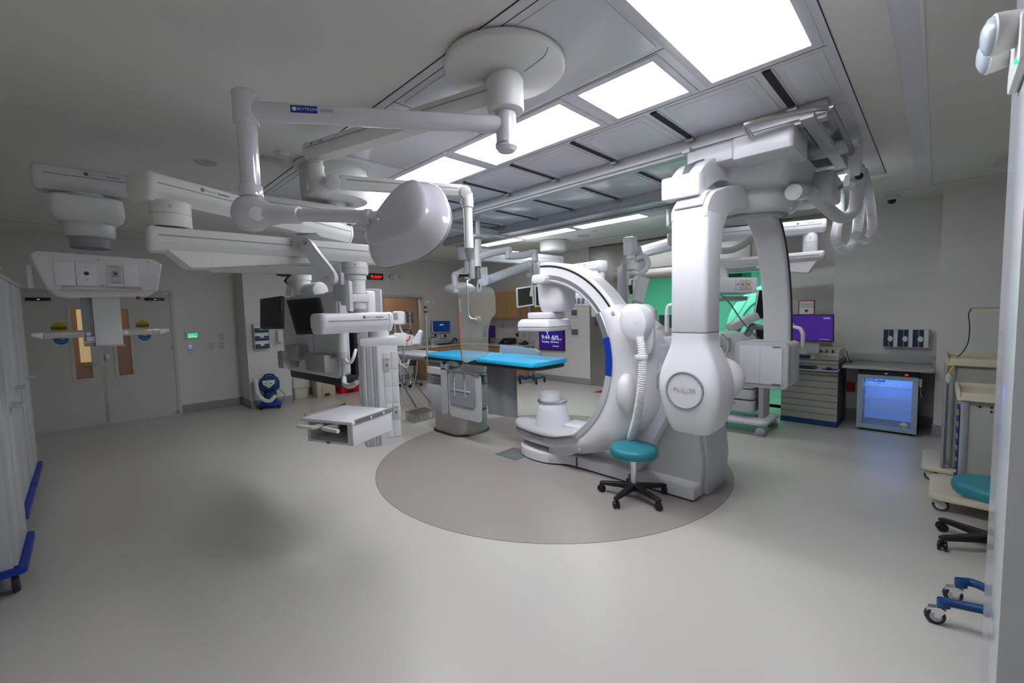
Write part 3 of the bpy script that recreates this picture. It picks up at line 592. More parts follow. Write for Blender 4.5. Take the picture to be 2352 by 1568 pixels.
# ================================================================ PATIENT TABLE
TX0, TX1 = 3.43, 4.05; TXc = 3.74
t = T('patient_table', 'patient table with blue mattress on a white and steel pedestal beneath the hanging glass shield', 'operating table', (TXc, 4.7, 0))
def stad(z, w, l, c=(3.73, 4.78), r=.22): return [V((c[0]+x, c[1]+y, z)) for x, y in rrect(w, l, r, 8)]
MB().loft([stad(z, .60, .72) for z in (.02, .30)]).build('pedestal', 'steel', t)
MB().loft([stad(z, w, l) for z, w, l in ((.001, .64, .76), (.012, .64, .76), (.022, .62, .74))]).build('pedestal_foot', 'black', t)
b = MB(); b.loft([stad(z, w, l, (3.73, 4.84), r) for z, w, l, r in ((.30, .62, .70, .2), (.34, .64, .74, .12), (.62, .64, .74, .08), (.66, .6, .70, .08))]); b.build('pedestal_shroud', 'lgrey', t, smooth=50)
b = MB()
for k in range(6): b.loft([stad(z, w, l, (3.73, 4.82), .05) for z, w, l in ((.655+k*.025, .42, .60), (.667+k*.025, .56, .72), (.68+k*.025, .42, .60))])
b.build('bellows', 'lgrey', t, smooth=20)
MB().loft([stad(z, w, l, (3.73, 4.85), .06) for z, w, l in ((.80, .54, .66), (.82, .58, .70), (.90, .58, .70), (.93, .50, .74), (.99, .42, .9), (1.0, .4, .9))]).build('head_shroud', 'offw', t, smooth=40)
MB().rbox((TXc, 4.2, 1.018), (.60, 2.26, .034), .15, e=.012).build('carbon_top', 'black', t)
MB().rbox((TXc, 5.75, 1.02), (.50, 1.15, .03), .06, e=.01).box((TX0+.02, 5.25, 1.03), (TX1-.1, 6.25, 1.062), .012).build('foot_board', 'white', t)
b = MB(); b.box((3.42, 4.50, .985), (3.455, 6.25, 1.01), .004); b.box((4.03, 4.50, .985), (4.06, 6.25, 1.01), .004); b.box((3.40, 4.46, .96), (3.47, 4.60, 1.02), .006); b.build('side_rail', 'alu', t)
def mattress(y0, y1, name, lab):
    b = MB(); rings = []
    for z, d in ((1.036, .02), (1.045, .0), (1.085, -.002), (1.098, .012), (1.102, .035)):
        rings.append([V((TXc+x+.004*math.sin(y*31+z*60), (y0+y1)/2+y+.004*math.sin(x*37), z+.003*math.sin(y*14)*math.cos(x*9))) for x, y in rrect(.62-2*d, y1-y0-2*d, .09-d, 10)])
    b.loft(rings); o = b.build('mattress', 'matt', None, smooth=60); tag(o, lab, 'mattress', None); return o
# straps between the mattress parts are bare black tabletop
mattress(4.17, 5.20, 'mattress', 'bright blue table mattress, left section behind the glass shield')
m2 = mattress(3.08, 4.12, 'mattress', 'bright blue table mattress, right section under the X-ray detector')
for k in range(6): MB().box((3.47+k*.085, 3.074, 1.045), (3.476+k*.085, 3.088, 1.093), .003).build('seam_fold', 'matt', m2)
# control box, post and hanging lead curtains on the near side
t2 = T('lead_curtain', 'grey lead drape set with pocket flap hanging from the table rail', 'lead drape', (3.43, 4.2, .3))
b = MB(); b.loft([[V((3.375+dx, 4.25+y, .60+z)) for y, z in rrect(.66, .60, .06)] for dx in (0, .012)]); b.build('large_panel', 'lgrey', t2)
b = MB(); b.loft([[V((3.36+dx, 4.28+y, .68+z)) for y, z in rrect(.50, .42, .06)] for dx in (0, .012)]); b.build('pocket_flap', 'apron', t2)
MB().box((3.353, 4.10, .655), (3.361, 4.50, .675), .003).build('seam_band', 'lgrey', t2)
for y in (4.20, 4.42): MB().box((3.349, y-.012, .58), (3.358, y+.012, .85), .003).build('strap', 'lgrey', t2)
for y in (4.20, 4.42): MB().box((3.340, y-.012, .83), (3.365, y+.012, .90), .003).box((3.343, y-.006, .77), (3.356, y+.006, .84), .002).build('buckle', 'chrome', t2)
MB().box((3.355, 3.93, .895), (3.385, 4.60, .918), .004).box((3.39, 4.60, .90), (3.42, 4.64, .99), .004).build('hanging_rail', 'alu', t2)
t2 = T('lead_flap', 'narrow long grey lead flap hanging left of the pocket drape', 'lead drape', (3.41, 4.62, .3))
b = MB(); b.loft([[V((3.385+dx, 4.69+y, .61+z)) for y, z in rrect(.14, .62, .04)] for dx in (0, .014)]); b.build('flap', 'lgrey', t2)
MB().box((3.385, 4.62, .90), (3.41, 4.76, .99), .004).build('bracket', 'grey', t2)
MB().cyl((3.40, 4.66, 1.0), (3.365, 4.66, 1.0), .022).build('knob', 'black', t2)
b = MB(); rings = []
for i in range(15):
    y = 3.60+.44*i/14; x = 3.60+.012*math.sin(i*.8)+.07*(1-i/14)
    rings.append([(x, y, 1.0), (x+.008, y, 1.0), (x+.008, y, .36), (x, y, .36)])
b.loft(rings); tag(b.build('lead_drape', 'aprond', smooth=60), 'plain dark grey lead drape hanging below the right mattress', 'lead drape')
t2 = T('side_shield', 'pale blue clear panel standing behind the right mattress', 'shield', (4.1, 3.95, 1.0)); MB().prism([(-.38, 0), (.38, 0), (.38, .09), (.30, .13), (-.36, .16)], (4.12, 3.98, 1.04), -Y3, Z3, (.02, 0, 0), e=.004).build('panel', 'ltblue', t2)
# ================================================================ CEILING BOOMS ON THE LEFT
def logo(par, o, ux, uy, s):
    ux = V(ux).normalized(); uy = V(uy).normalized(); o = V(o); g = ux.cross(uy)
    MB().cyl(o-g*.002, o+g*.001, s*.55, n=20).build('logo_disc', 'blue2', par)
    MB().text('freedom', o+ux*s*6.6, ux, uy, s*1.05).build('logo_word', 'bluep', par)
    MB().text('skytron', o+ux*s*.9, ux, uy, s*1.05, align='LEFT').build('maker_word', 'lgrey', par)
    MB().prism([(-.3, 0), (.1, .35), (0, .05), (.35, -.1)], o+g*.002, ux*s, uy*s, g*.001).build('logo_mark', 'white', par)
LS = .13
def beam(par, a, b, h=.15, w=.19, ea=.10, eb=.10, m='cream', lg=None, name='boom_arm'):
    a, b = V(a), V(b); d = (b-a).normalized(); s = d.cross(Z3).normalized(); u = s.cross(d); a2 = a-d*ea; b2 = b+d*eb
    prof = [(-.5, .28), (-.46, .44), (-.38, .5), (.38, .5), (.46, .44), (.5, .28), (.5, -.12), (.47, -.2), (.34, -.5), (-.34, -.5), (-.47, -.2), (-.5, -.12)]
    def ring(c, k): return [c+s*(x*w*k)+u*(z*h*k) for x, z in prof]
    o = MB().loft([ring(a2+d*.025, 1), ring(b2-d*.025, 1)]).build(name, m, par)
    for c, q in ((a2, d), (b2, -d)): MB().loft([ring(c-q*.012, .80), ring(c-q*.002, .97), ring(c+q*.012, 1.03), ring(c+q*.03, 1.03)]).build('arm_end_cap', m, o, smooth=50)
    for sg in (-1, 1): MB().loft([[c+s*(sg*(w*.5+.0005)+x*.004)+u*(h*.12+z) for x, z in ((-.5, -.003), (.5, -.003), (.5, .003), (-.5, .003))] for c in (a2+d*.04, b2-d*.04)]).build('seam_strip', 'grey', o)
    if lg:
        f, sg = lg; uxx = d*(1 if sg > 0 else -1); logo(o, a.lerp(b, f)+s*(w*.5*sg+.001)+u*h*.27, uxx, u, h*LS)
    return o
def col(par, c, z0, z1, r, name='joint_column', m='cream', band=True):
    c = V(c); o = MB().lathe((c.x, c.y, 0), [(r*.97, z0), (r, z0+.006), (r, z1-.006), (r*.97, z1)], n=32).build(name, m, par)
    if band:
        zm = (z0+z1)/2; MB().lathe((c.x, c.y, 0), [(r+.0006, zm-.0015), (r+.0006, zm+.0015)], n=32).build('joint_line', 'grey', o)
        vd = (V((0, 0, 0))-V((c.x, c.y, 0))).normalized(); q = V((c.x, c.y, z0+(z1-z0)*.75))+vd*r
        MB().cyl(q-vd*.002, q+vd*.002, r*.09, n=14).build('cap_screw', 'steel', o)
    return o
# ---- first mount: disc, lamp arm and shield arm
HX, HY = 1.70, 1.70
t = T('ceiling_boom', 'ceiling boom with big white disc mount holding the arm of the hanging shield', 'ceiling boom', (HX, HY, HC))
MB().lathe((HX, HY, 0), [(.31, HC-.008), (.325, HC-.02), (.325, HC-.04), (.31, HC-.055), (.1, HC-.075), (.09, HC-.075)], n=72).build('mount_disc', 'cream', t, smooth=50)
MB().lathe((HX, HY, 0), [(.088, 2.93), (.088, 2.905), (.10, 2.90), (.10, 2.755), (.096, 2.745), (.05, 2.74)], n=48).build('hub', 'cream', t)
MB().tube([PZ(1204, 164, 2.926), PZ(1250, 130, 2.938), PZ(1258, 108, 2.945)], .0025, smooth=2).build('disc_seam', 'grey', t)
B1 = PZ(725, 350, 2.83)
bo = beam(t, B1, (HX, HY, 2.835), h=.11, w=.14, ea=.05, eb=-.02, lg=(.03, 1))
E1 = PZ(748, 385, 2.70); E2 = PZ(1065, 440, 2.63); E0 = PZ(765, 418, 2.62)
col(t, B1, 2.72, 2.78, .045, 'pivot_collar')
dn = (E2-E0).normalized()
MB().tube([V((B1.x, B1.y, 2.74)), V((B1.x, B1.y, 2.68)), V((B1.x, B1.y, 2.65))+(E0-B1)*.3, E0+V((0, 0, -.005))], .052, n=16).build('elbow_housing', 'cream', t)
vd = (V((0, 0, H))-E0).normalized(); MB().cyl(E0-vd*.05, E0+vd*.075, .052, e=.006, n=32).build('elbow_joint', 'offw', t)
beam(t, E0+dn*.05, E2-dn*.02, h=.085, w=.10, ea=0, eb=0)
MB().cyl(E2-vd*.05, E2+vd*.06, .047, e=.006, n=32).build('end_joint', 'offw', t)
zc = lambda py, p: CAM.z+(PY(1068, py, p.y).z-CAM.z)
SX, SY = E2.x+.02, E2.y-.02
def zs(py): q = V((SX, SY, 0)); return PX(1068, py, SX).z
MB().lathe((SX, SY, 0), [(.042, zs(445)), (.048, zs(465)), (.046, zs(478)), (.036, zs(480)), (.036, zs(545)), (.038, zs(547)), (.038, zs(572)), (.03, zs(573))], n=28).build('drop_tube', 'white', t)
MB().lathe((SX, SY, 0), [(.037, zs(572)), (.036, zs(580)), (.024, zs(592)), (.011, zs(603))], n=28).build('steel_cone', 'steel', t)
MB().tube([(SX, SY, zs(475)), (SX-.05, SY+.02, zs(470)), (SX-.05, SY+.02, zs(462))], .012).build('lock_lever', 'lgrey', t)
# ---- glass shield
dS = (V((SX, SY, 0))-V((0, 0, 0))).length*1.0
fs = (V((SX, SY, 0))).normalized().dot(V((fw.x, fw.y, 0)).normalized())*V((SX, SY, 0)).length
dd = 3.42
g = T('glass_shield', 'tinted clear lead-glass shield with orange left edge hanging over the blue table', 'radiation shield', D(1098, 745, dd))
out_ = [(1052, 672), (1056, 661), (1066, 658), (1124, 659), (1133, 664), (1137, 676), (1139, 715), (1138, 720), (1132, 726), (1125, 740), (1121, 760), (1121, 808), (1119, 813), (1105, 820), (1090, 826), (1072, 834), (1064, 831), (1061, 822), (1058, 790), (1055, 745)]
P0_ = D(1094, 745, dd); nrm = V((-.75, -.66, 0)).normalized(); ux = Z3.cross(nrm).normalized()
def onpl(x, y, off=0): r = ray(x, y); return CAM+r*(((P0_+nrm*off)-CAM).dot(nrm)/r.dot(nrm))
pts = [onpl(x, y) for x, y in out_]
MB().loft([[p+nrm*.006 for p in pts], [p-nrm*.006 for p in pts]]).build('glass_plate', 'shield', g, smooth=30)
MB().tube([onpl(*p) for p in ((1052, 680), (1055, 745), (1058, 790), (1061, 822), (1066, 832))], .0055, smooth=3).build('orange_edge', 'orange', g)
MB().tube([onpl(*p) for p in ((1066, 832), (1090, 826), (1119, 813), (1121, 800), (1121, 760), (1125, 740), (1132, 726), (1138, 720))], .0025, smooth=2).build('polished_edge', 'alu', g)
sl_ = [onpl(x, y, .008) for x, y in ((1053, 686), (1058, 686), (1060, 717), (1055, 717))]
MB().loft([sl_, [p+nrm*.002 for p in sl_]]).build('label_sticker', 'ltblue', g)
q = onpl(1097, 733); MB().lathe(q-nrm*.0, [(.028, -.012), (.028, .006), (.022, .018), (.008, .022)], ax=nrm, n=24).build('clamp_knob', 'chrome', g)
rt_ = V((SX, SY, 0))
MB().tube([(SX, SY, zs(600)), (SX, SY, zs(640)), onpl(1073, 650, .03), onpl(1074, 700, .03), onpl(1076, 722, .03), onpl(1082, 731, .03), onpl(1095, 733, .02)], .0075, smooth=5).build('support_rod', 'alu', g)
q = onpl(1072, 633, .03); MB().cyl(V((SX, SY, zs(633))), V((SX, SY, zs(633)))+V((-.062, .062, 0)), .014, e=.003).build('grip', 'black', g)
MB().cyl((SX, SY, zs(629)), (SX, SY, zs(637)), .013).build('grip_clamp', 'chrome', g)
# ---- surgical lamp
t = T('surgical_lamp', 'lilac-white surgical lamp head on a long tube arm with a blue maker label', 'surgical lamp', (HX, HY, 2.6))
zl = 2.675; L0 = PZ(565, 255, zl)
MB().lathe((HX, HY, 0), [(.048, 2.745), (.055, 2.74), (.055, 2.575), (.060, 2.57), (.060, 2.555), (.056, 2.55), (.045, 2.535), (.02, 2.53)], n=36).build('spindle', 'whiteg', t)
sp = MB().lathe((HX, HY, 0), [(.0605, 2.573), (.0605, 2.562)], n=36).build('spindle_band', 'alu', t)
d1 = (L0-V((HX, HY, zl))).normalized(); u1 = Z3; s1 = d1.cross(Z3)
arm = MB().loft([[c+s1*(x)+Z3*(z) for x, z in rrect(.085, .088, .038, 6)] for c in (V((HX, HY, zl))+d1*.03, L0-d1*.02)]).build('long_arm', 'whiteg', t, smooth=60)
sd = s1 if (V((0, 0, 0))-L0).dot(s1) > 0 else -s1; sg = 1 if sd.dot(s1) > 0 else -1
lp = V((HX, HY, zl)).lerp(L0, .785)+sd*.0435+Z3*.005; uxl = Z3.cross(sd)*-1; uxl = d1*-1
fr = (lp, uxl, sd.cross(uxl) if sd.cross(uxl).z > 0 else uxl.cross(sd), sd)
lab = MB().box((-.062, -.017, -.001), (.062, .017, .001), f=fr).build('label_plate', 'blue', arm)
MB().text('SKYTRON', lp+sd*.0015+uxl*.014, uxl, Z3, .021).build('maker_word', 'paper', lab)
MB().ball(lp+sd*.0015-uxl*.045, .010, (1, 1, 1), 12).build('logo_mark', 'paper', lab)
MB().text('LUMOS', lp+sd*.0005+uxl*.105-Z3*.002, uxl, Z3, .019).build('model_word', 'grey', arm)
LX, LY = L0.x, L0.y
def zl_(py, px=572): r = ray(px, py); k = math.hypot(LX, LY)/math.hypot(r.x, r.y); return H+r.z*k
MB().lathe((LX, LY, 0), [(.050, zl_(213)), (.058, zl_(217)), (.058, zl_(285)), (.05, zl_(288))], n=32).build('arm_elbow', 'whiteg', t)
J = D(600, 488, 1.98); J = V((LX, LY, zl_(492, 598)))
MB().cyl((LX, LY, zl_(285)), (LX, LY, zl_(432)), .045, n=32).build('drop_tube', 'whiteg', t)
MB().lathe((LX, LY, 0), [(.048, zl_(425)), (.054, zl_(430)), (.054, zl_(452)), (.046, zl_(454)), (.044, zl_(470))], n=32).build('drop_collar', 'whiteg', t)
Hd = D(945, 520, 2.05); A2 = D(862, 498, 2.02); dj = (A2-J).normalized()
vJ = (CAM-J).normalized()
MB().loft([[J+dj*a+basis(dj)[0]*x+basis(dj)[1]*y for x, y in circ(r, 20)] for a, r in ((-.09, .03), (-.08, .055), (-.045, .082), (.0, .09), (.045, .082), (.10, .055), (.16, .045), (.26, .042), (.265, .036))]).build('elbow_shell', 'whiteg', t, smooth=60)
MB().cyl(J+vJ*.05+dj*.02, J+vJ*.092+dj*.02, .034, e=.003).build('elbow_cap', 'cream', t)
MB().cyl(J+dj*.15, A2-dj*.03, .031, n=28).build('forearm', 'whiteg', t)
MB().cyl(A2-dj*.05, A2-dj*.02, .037, n=28, e=.004).cyl(A2-dj*.02, A2+dj*.02, .027).build('forearm_collar', 'whiteg', t)
# head: convex rounded back facing the camera, glass rim towards the table
hn = (rt*.50+fw*.74-up*.42).normalized(); hx, hy, hz = basis(hn, up)
sh_ = [(math.cos(a)*(1+.10*math.cos(3*a+.3)), math.sin(a)*(1+.10*math.cos(3*a+.3))) for a in [2*math.pi*i/56 for i in range(56)]]
R_ = .235
def hr(r, h): return [Hd+hz*h+hx*x*r*R_+hy*y*r*R_ for x, y in sh_]
hd = MB().loft([hr(.12, -.137), hr(.45, -.130), hr(.70, -.112), hr(.76, -.103), hr(.785, -.092), hr(.80, -.076), hr(.88, -.055), hr(.97, -.02), hr(1.0, .0), hr(1.0, .012)]).build('lamp_head', 'whiteg', t, smooth=60)
MB().loft([hr(1.004, .010), hr(1.012, .014), hr(1.004, .022), hr(.96, .026)]).build('glass_rim', 'grey', hd)
MB().loft([hr(.955, .02), hr(.95, .03)]).build('lamp_glass', 'ltblue', hd)
MB().tube([A2, A2.lerp(Hd, .35), Hd-hz*.06], [.026, .03][0], n=16).build('head_joint', 'whiteg', hd)
q = Hd+rt*.19+up*.06; 
# ---- second mount: drum with stacked arms
DXm, DYm = 1.70, 3.92
t = T('equipment_boom', 'stacked white ceiling boom under the tall drum, ending in a column with shelf', 'ceiling boom', (DXm, DYm, HC))
MB().lathe((DXm, DYm, 0), [(.33, HC-.008), (.33, HC-.02), (.285, HC-.022), (.285, 2.72), (.275, 2.70), (.25, 2.69), (.1, 2.685)], n=56).build('mount_drum', 'cream', t)
MB().box((DXm-.30, DYm-.13, 2.72), (DXm-.275, DYm-.127, 2.97)).build('drum_seam', 'grey', t)
EB = t; beam(t, (.36, 3.25, 2.415), (DXm, DYm, 2.415), h=.16, w=.20, lg=(.13, 1))
col(t, (DXm, DYm, 0), 2.49, 2.70, .09)
col(t, (.41, 3.22, 0), 2.20, 2.345, .10)
zB = 2.125
bc = beam(t, (.41, 3.22, zB), (1.60, 3.16, zB), h=.135, w=.20, ea=.11, eb=.12)
a_, b_ = V((.34, 3.22, zB-.065)), V((1.1, 3.18, zB-.065)); 
MB().prism([(0, 0), (.82, 0), (.82, -.03), (.16, -.10), (.10, -.10)], (.36, 3.22, zB-.06), V((1.0, -.045, 0)).normalized(), Z3, (0, .16, 0), e=.015).build('fairing', 'cream', bc)
col(t, (1.50, 3.17, 0), 1.97, 2.06, .095, 'column_head'); col(t, (1.50, 3.17, 0), 1.93, 2.0, .078)
col(t, (1.50, 3.17, 0), 1.70, 1.95, .068, 'drop_column'); MB().cyl((1.50, 3.17, 1.66), (1.50, 3.17, 1.71), .071).build('grey_collar', 'grey', t)
c0 = V((1.50, 3.17, 0)); vd = -c0.normalized()
MB().box((1.43, 3.09, 1.76), (1.57, 3.25, 1.82), .01).build('column_clamp', 'white', t)
b0 = D(762, 733, 2.88); b0.z = 1.61; b1 = D(868, 733, 3.12); b1.z = 1.61
beam(t, b0, b1, h=.135, w=.19, ea=.10, eb=.07, m='white', lg=(.55, 1))
TWx, TWy = b1.x+.0, b1.y
MB().cyl((TWx, TWy, 1.50), (TWx, TWy, 1.55), .075).build('swivel_collar', 'cream', t)
# service tower (axis aligned with its shelf)
hxT = (D(905, 900, 3.05)-D(832, 900, 3.05)); 
tw = V((TWx-.01, TWy, 0)); ta = V((.36, .93, 0)).normalized(); tb = V((ta.y, -ta.x, 0))   # ta: away-left face direction, tb: right
fT = (tw, tb, ta, Z3)
def TB(lo, hi, bev=0, m='white', name='part', par=None): return MB().box(lo, hi, bev, f=fT).build(name, m, par or t)
TB((-.13, -.09, .71), (.13, .09, 1.48), .03, 'white', 'tower_body')
TB((-.135, -.095, 1.44), (.135, .095, 1.50), .02, 'white', 'tower_cap')
for i in range(5): TB((-.115+i*.022, -.097, .715), (-.100+i*.022, -.088, 1.44), .003, 'alu' if i % 2 else 'lgrey', 'guide_rail')
for j in range(5):
    for i in range(2): TB((.025+i*.052, -.0935, .77+j*.125), (.073+i*.052, -.0885, .89+j*.125), .002, 'white', 'blank_panel')
for i, (x, z) in enumerate(((.045, 1.30), (.095, .95))):
    g_ = TB((x-.022, -.099, z-.05), (x+.022, -.092, z+.05), .002, 'lgrey', 'gas_outlet'); TB((x-.007, -.103, z-.008), (x+.007, -.098, z+.008), .002, 'dgrey', 'outlet_socket', g_)
    TB((x-.014, -.1, z+.034), (x+.014, -.0985, z+.042), 0, 'green', 'outlet_word', g_)
for z in (.86, 1.02): TB((-.142, -.03, z), (-.128, .05, z+.13), .004, 'white', 'socket_strip')
MB().tube([D(912, 925, 3.15), D(916, 940, 3.15), D(914, 975, 3.15), D(908, 978, 3.15)], .012).build('side_rail_holder', 'white', t)
# shelf with drawer housing
sA, sB, sC, sD_ = D(690, 963, 2.55), D(800, 973, 2.38), D(886, 941, 2.98), D(785, 932, 3.05)
z_s = sum(p.z for p in (sA, sB, sC, sD_))/4
S4 = [PZ(690, 963, z_s-.01), PZ(808, 974, z_s-.01), PZ(886, 940, z_s-.01), PZ(785, 932, z_s-.01)]
ex = (S4[1]-S4[0]).normalized(); ey = Z3.cross(ex); wS = (S4[1]-S4[0]).length; lS = max((S4[2]-S4[1]).dot(ey), .3)
fS = (V((S4[0].x, S4[0].y, z_s)), ex, ey, Z3)
def SB(lo, hi, bev=0, m='white', name='part', par=None): return MB().box(lo, hi, bev, f=fS).build(name, m, par or shf)
shf = MB().box((0, 0, -.02), (wS, lS, 0), .006, f=fS).build('shelf', 'white', t)
SB((.0, .03, 0), (.012, lS, .018), .003, 'steel', 'shelf_rail'); SB((wS-.012, .03, -.018), (wS+.006, lS, .006), .003, 'steel', 'shelf_rail')
for y in (.16, .28): 
    q = fS[0]+ex*(wS+.007)+ey*y-Z3*.006; MB().cyl(q, q+ex*.004, .008).build('rail_button', 'white', shf)
SB((.03, .02, -.15), (.05, lS, -.02), .003, 'offw', 'drawer_housing'); SB((wS-.05, .01, -.15), (wS-.005, lS, -.02), .01, 'white', 'drawer_housing'); SB((.03, .02, -.15), (wS-.02, lS, -.135), .003, 'offw', 'drawer_floor'); SB((.05, lS-.03, -.14), (wS-.05, lS, -.02), 0, 'offw', 'drawer_back')
for x0 in (-.01, wS*.45):
    P_ = [fS[0]+ex*(x0+.02)+ey*(-.025)-Z3*.045, fS[0]+ex*(x0+wS*.34)+ey*(-.025)-Z3*.045, fS[0]+ex*(x0+wS*.42)+ey*(.02)-Z3*.035] if x0 < 0 else [fS[0]+ex*(x0+.1)+ey*.02-Z3*.035, fS[0]+ex*(x0+.02)+ey*(-.02)-Z3*.045, fS[0]+ex*(x0+wS*.36)+ey*(-.03)-Z3*.05]
    MB().tube(P_, .013, smooth=2).build('shelf_handle', 'cream', shf)
SB((wS*.45, .018, -.152), (wS*.52, .021, -.137), 0, 'dgrey', 'drawer_marking')
# ---- pendant with oxygen outlet
t = T('service_pendant', 'ceiling pendant with oxygen outlet head and shelf arms in front of the double door', 'service pendant', (DXm, DYm, 2.6))
PXc, PYc = D(203, 500, 2.85).x, D(203, 500, 2.85).y
zA = 2.575
beam(t, (PXc-.02, PYc, zA), (DXm, DYm, zA), h=.15, w=.20, ea=.20, eb=.15, m='offw', lg=(.02, 1))
pc = V((PXc, PYc, 0))
MB().lathe(pc, [(.10, 2.50), (.10, 2.47)], n=32).build('arm_collar', 'offw', t)
pd = V((-pc.x, -pc.y, 0)).normalized(); ps = V((-pd.y, pd.x, 0))      # pd towards the camera
if ps.dot(rt) < 0: ps = -ps
fP = (pc, ps, pd, Z3)
ya = ps*.96+pd*.28; 
MB().loft([[pc+Z3*z+ps*x+pd*y for x, y in rrect(w, l, .05)] for z, w, l in ((2.475, .30, .26), (2.46, .35, .31), (2.36, .36, .32), (2.315, .28, .26), (2.31, .26, .24))]).build('joint_block', 'offw', t, smooth=50)
MB().lathe(pc, [(.125, 2.32), (.13, 2.31), (.13, 2.235), (.12, 2.22), (.1, 2.215)], n=36).build('joint_cup', 'offw', t)
MB().lathe(pc, [(.10, 2.225), (.10, 2.15)], n=32).build('grey_collar', 'grey', t)
# head: trapezoid front facing the camera
hp_ = [(-.36, .13), (-.40, .09), (-.30, -.17), (.28, -.17), (.36, .09), (.32, .13)]
hc_ = pc+Z3*2.015; before = set(COL.objects)
MB().prism([(-.385, .115), (-.35, .145), (.35, .125), (.41, .085), (.365, -.155), (-.31, -.155)], hc_+pd*.05, ps, Z3, pd*.34, e=.012).build('outlet_head', 'offw', t, smooth=30)
MB().prism([(-.31, -.15), (.36, -.15), (.30, -.20), (-.20, -.22), (-.27, -.20)], hc_+pd*.05, ps, Z3, pd*.30, e=.015).build('head_underside', 'offw', t)
fr = lambda x0, x1, z0, z1, y=.221, d=.006, m='white', n_='panel', par=None, bev=.002: MB().box((x0, y, z0), (x1, y+d, z1), bev, f=(hc_, ps, pd, Z3)).build(n_, m, par or t)
fr(-.22, .26, -.155, -.13, .22, .012, 'steel', 'front_rail')
for x0, x1, m in ((-.26, -.145, 'offw'), (-.14, -.02, 'offw'), (.045, .14, 'offw'), (.145, .24, 'offw')): po = fr(x0, x1, -.12, .07, m='white', n_='face_panel')
fr(.055, .135, -.10, .055, .226, .004, 'lgrey', 'oxygen_plate')
MB().text('OXYGEN', hc_+ps*.095+pd*.231+Z3*.042, ps, Z3, .019).build('outlet_word', 'green', t)
fr(.075, .115, -.04, .01, .229, .006, 'grey', 'outlet_body'); q = hc_+ps*.095+pd*.236-Z3*.014; MB().cyl(q, q+pd*.003, .008).build('outlet_socket', 'black', t)
MB().text('BeaconMedaes', hc_+ps*.098+pd*.231-Z3*.085, ps, Z3, .009).build('maker_word', 'dgrey', t)
q = hc_-ps*.08+pd*.228-Z3*.02; MB().cyl(q, q+pd*.004, .022, n=28).build('vacuum_ring', 'steel', t); MB().cyl(q+pd*.004, q+pd*.006, .014, n=28).build('vacuum_socket', 'black', t)
b = MB()
for dx, dz in ((-.04, 0), (.035, 0), (0, .05), (0, -.05)): q2 = q+ps*dx+Z3*dz; b.cyl(q2, q2+pd*.003, .006, n=10)
for x, z in ((-.33, .115), (0, .10), (.31, .10), (.01, -.115)): q2 = hc_+ps*x+pd*.222+Z3*z; b.cyl(q2, q2+pd*.003, .009, n=12)
b.build('face_screws', 'steel', t)
MB().prism([(-.05, .05), (.05, .06), (.04, -.12), (-.05, -.10)], hc_-ps*.40+pd*.05-Z3*.02, pd, Z3, ps*.03, e=.006).build('side_socket_strip', 'white', t)
MB().box((-.19, .10, -.20), (-.13, .14, -.185), 0, f=(hc_, ps, pd, Z3)).build('red_label', 'red', t); MB().box((.22, .10, -.225), (.245, .13, -.18), .003, f=(hc_, ps, pd, Z3)).build('red_plug', 'red', t)
for o in set(COL.objects)-before:
    if o.type == 'MESH':
        k = hc_-V((DXm, DYm, 2.6)); o.data.transform(Matrix.Translation(k+ps*.03-Z3*.03) @ Matrix.Scale(.78, 4) @ Matrix.Translation(-k))
MB().box((-.075, -.02, 1.50), (-.01, .10, 1.87), .006, f=fP).build('mast_back', 'grey', t); MB().box((-.02, .07, 1.50), (.115, .13, 1.86), .006, f=fP).build('mast_front', 'offw', t)
MB().box((-.025, .065, 1.492), (.12, .138, 1.502), .003, f=fP).build('mast_foot', 'grey', t)
for sx, x1 in ((-1, -.25), (1, .315)):
    fa = MB().box((min(.03*sx, x1), .075, 1.56), (max(.03*sx, x1), .10, 1.60), .005, f=fP).build('shelf_rail', 'steel', t)
    e_ = pc+ps*x1+pd*.088+Z3*1.58; MB().loft([[e_+pd*y+Z3*z for y, z in rrect(.03, .045, .01)], [e_+ps*sx*.05+pd*y+Z3*(z+.008) for y, z in rrect(.02, .018, .006)]]).build('rail_tip', 'white', fa)
    q = pc+ps*(-.05 if sx < 0 else .135)+pd*.102+Z3*1.582; MB().cyl(q, q+pd*.004, .013).build('rail_button', 'white', fa)
for sx, x1 in ((-1, -.25), (1, .24)): MB().box((min(0, x1), -.22, 1.595), (max(0, x1), .075, 1.603), .003, f=fP).build('shelf_plate', 'lgrey', t)
MB().box((-.06, .09, 1.535), (-.02, .11, 1.565), .004, f=fP).box((-.08, .08, 1.525), (-.02, .11, 1.532), .002, f=fP).build('socket_box', 'white', t)
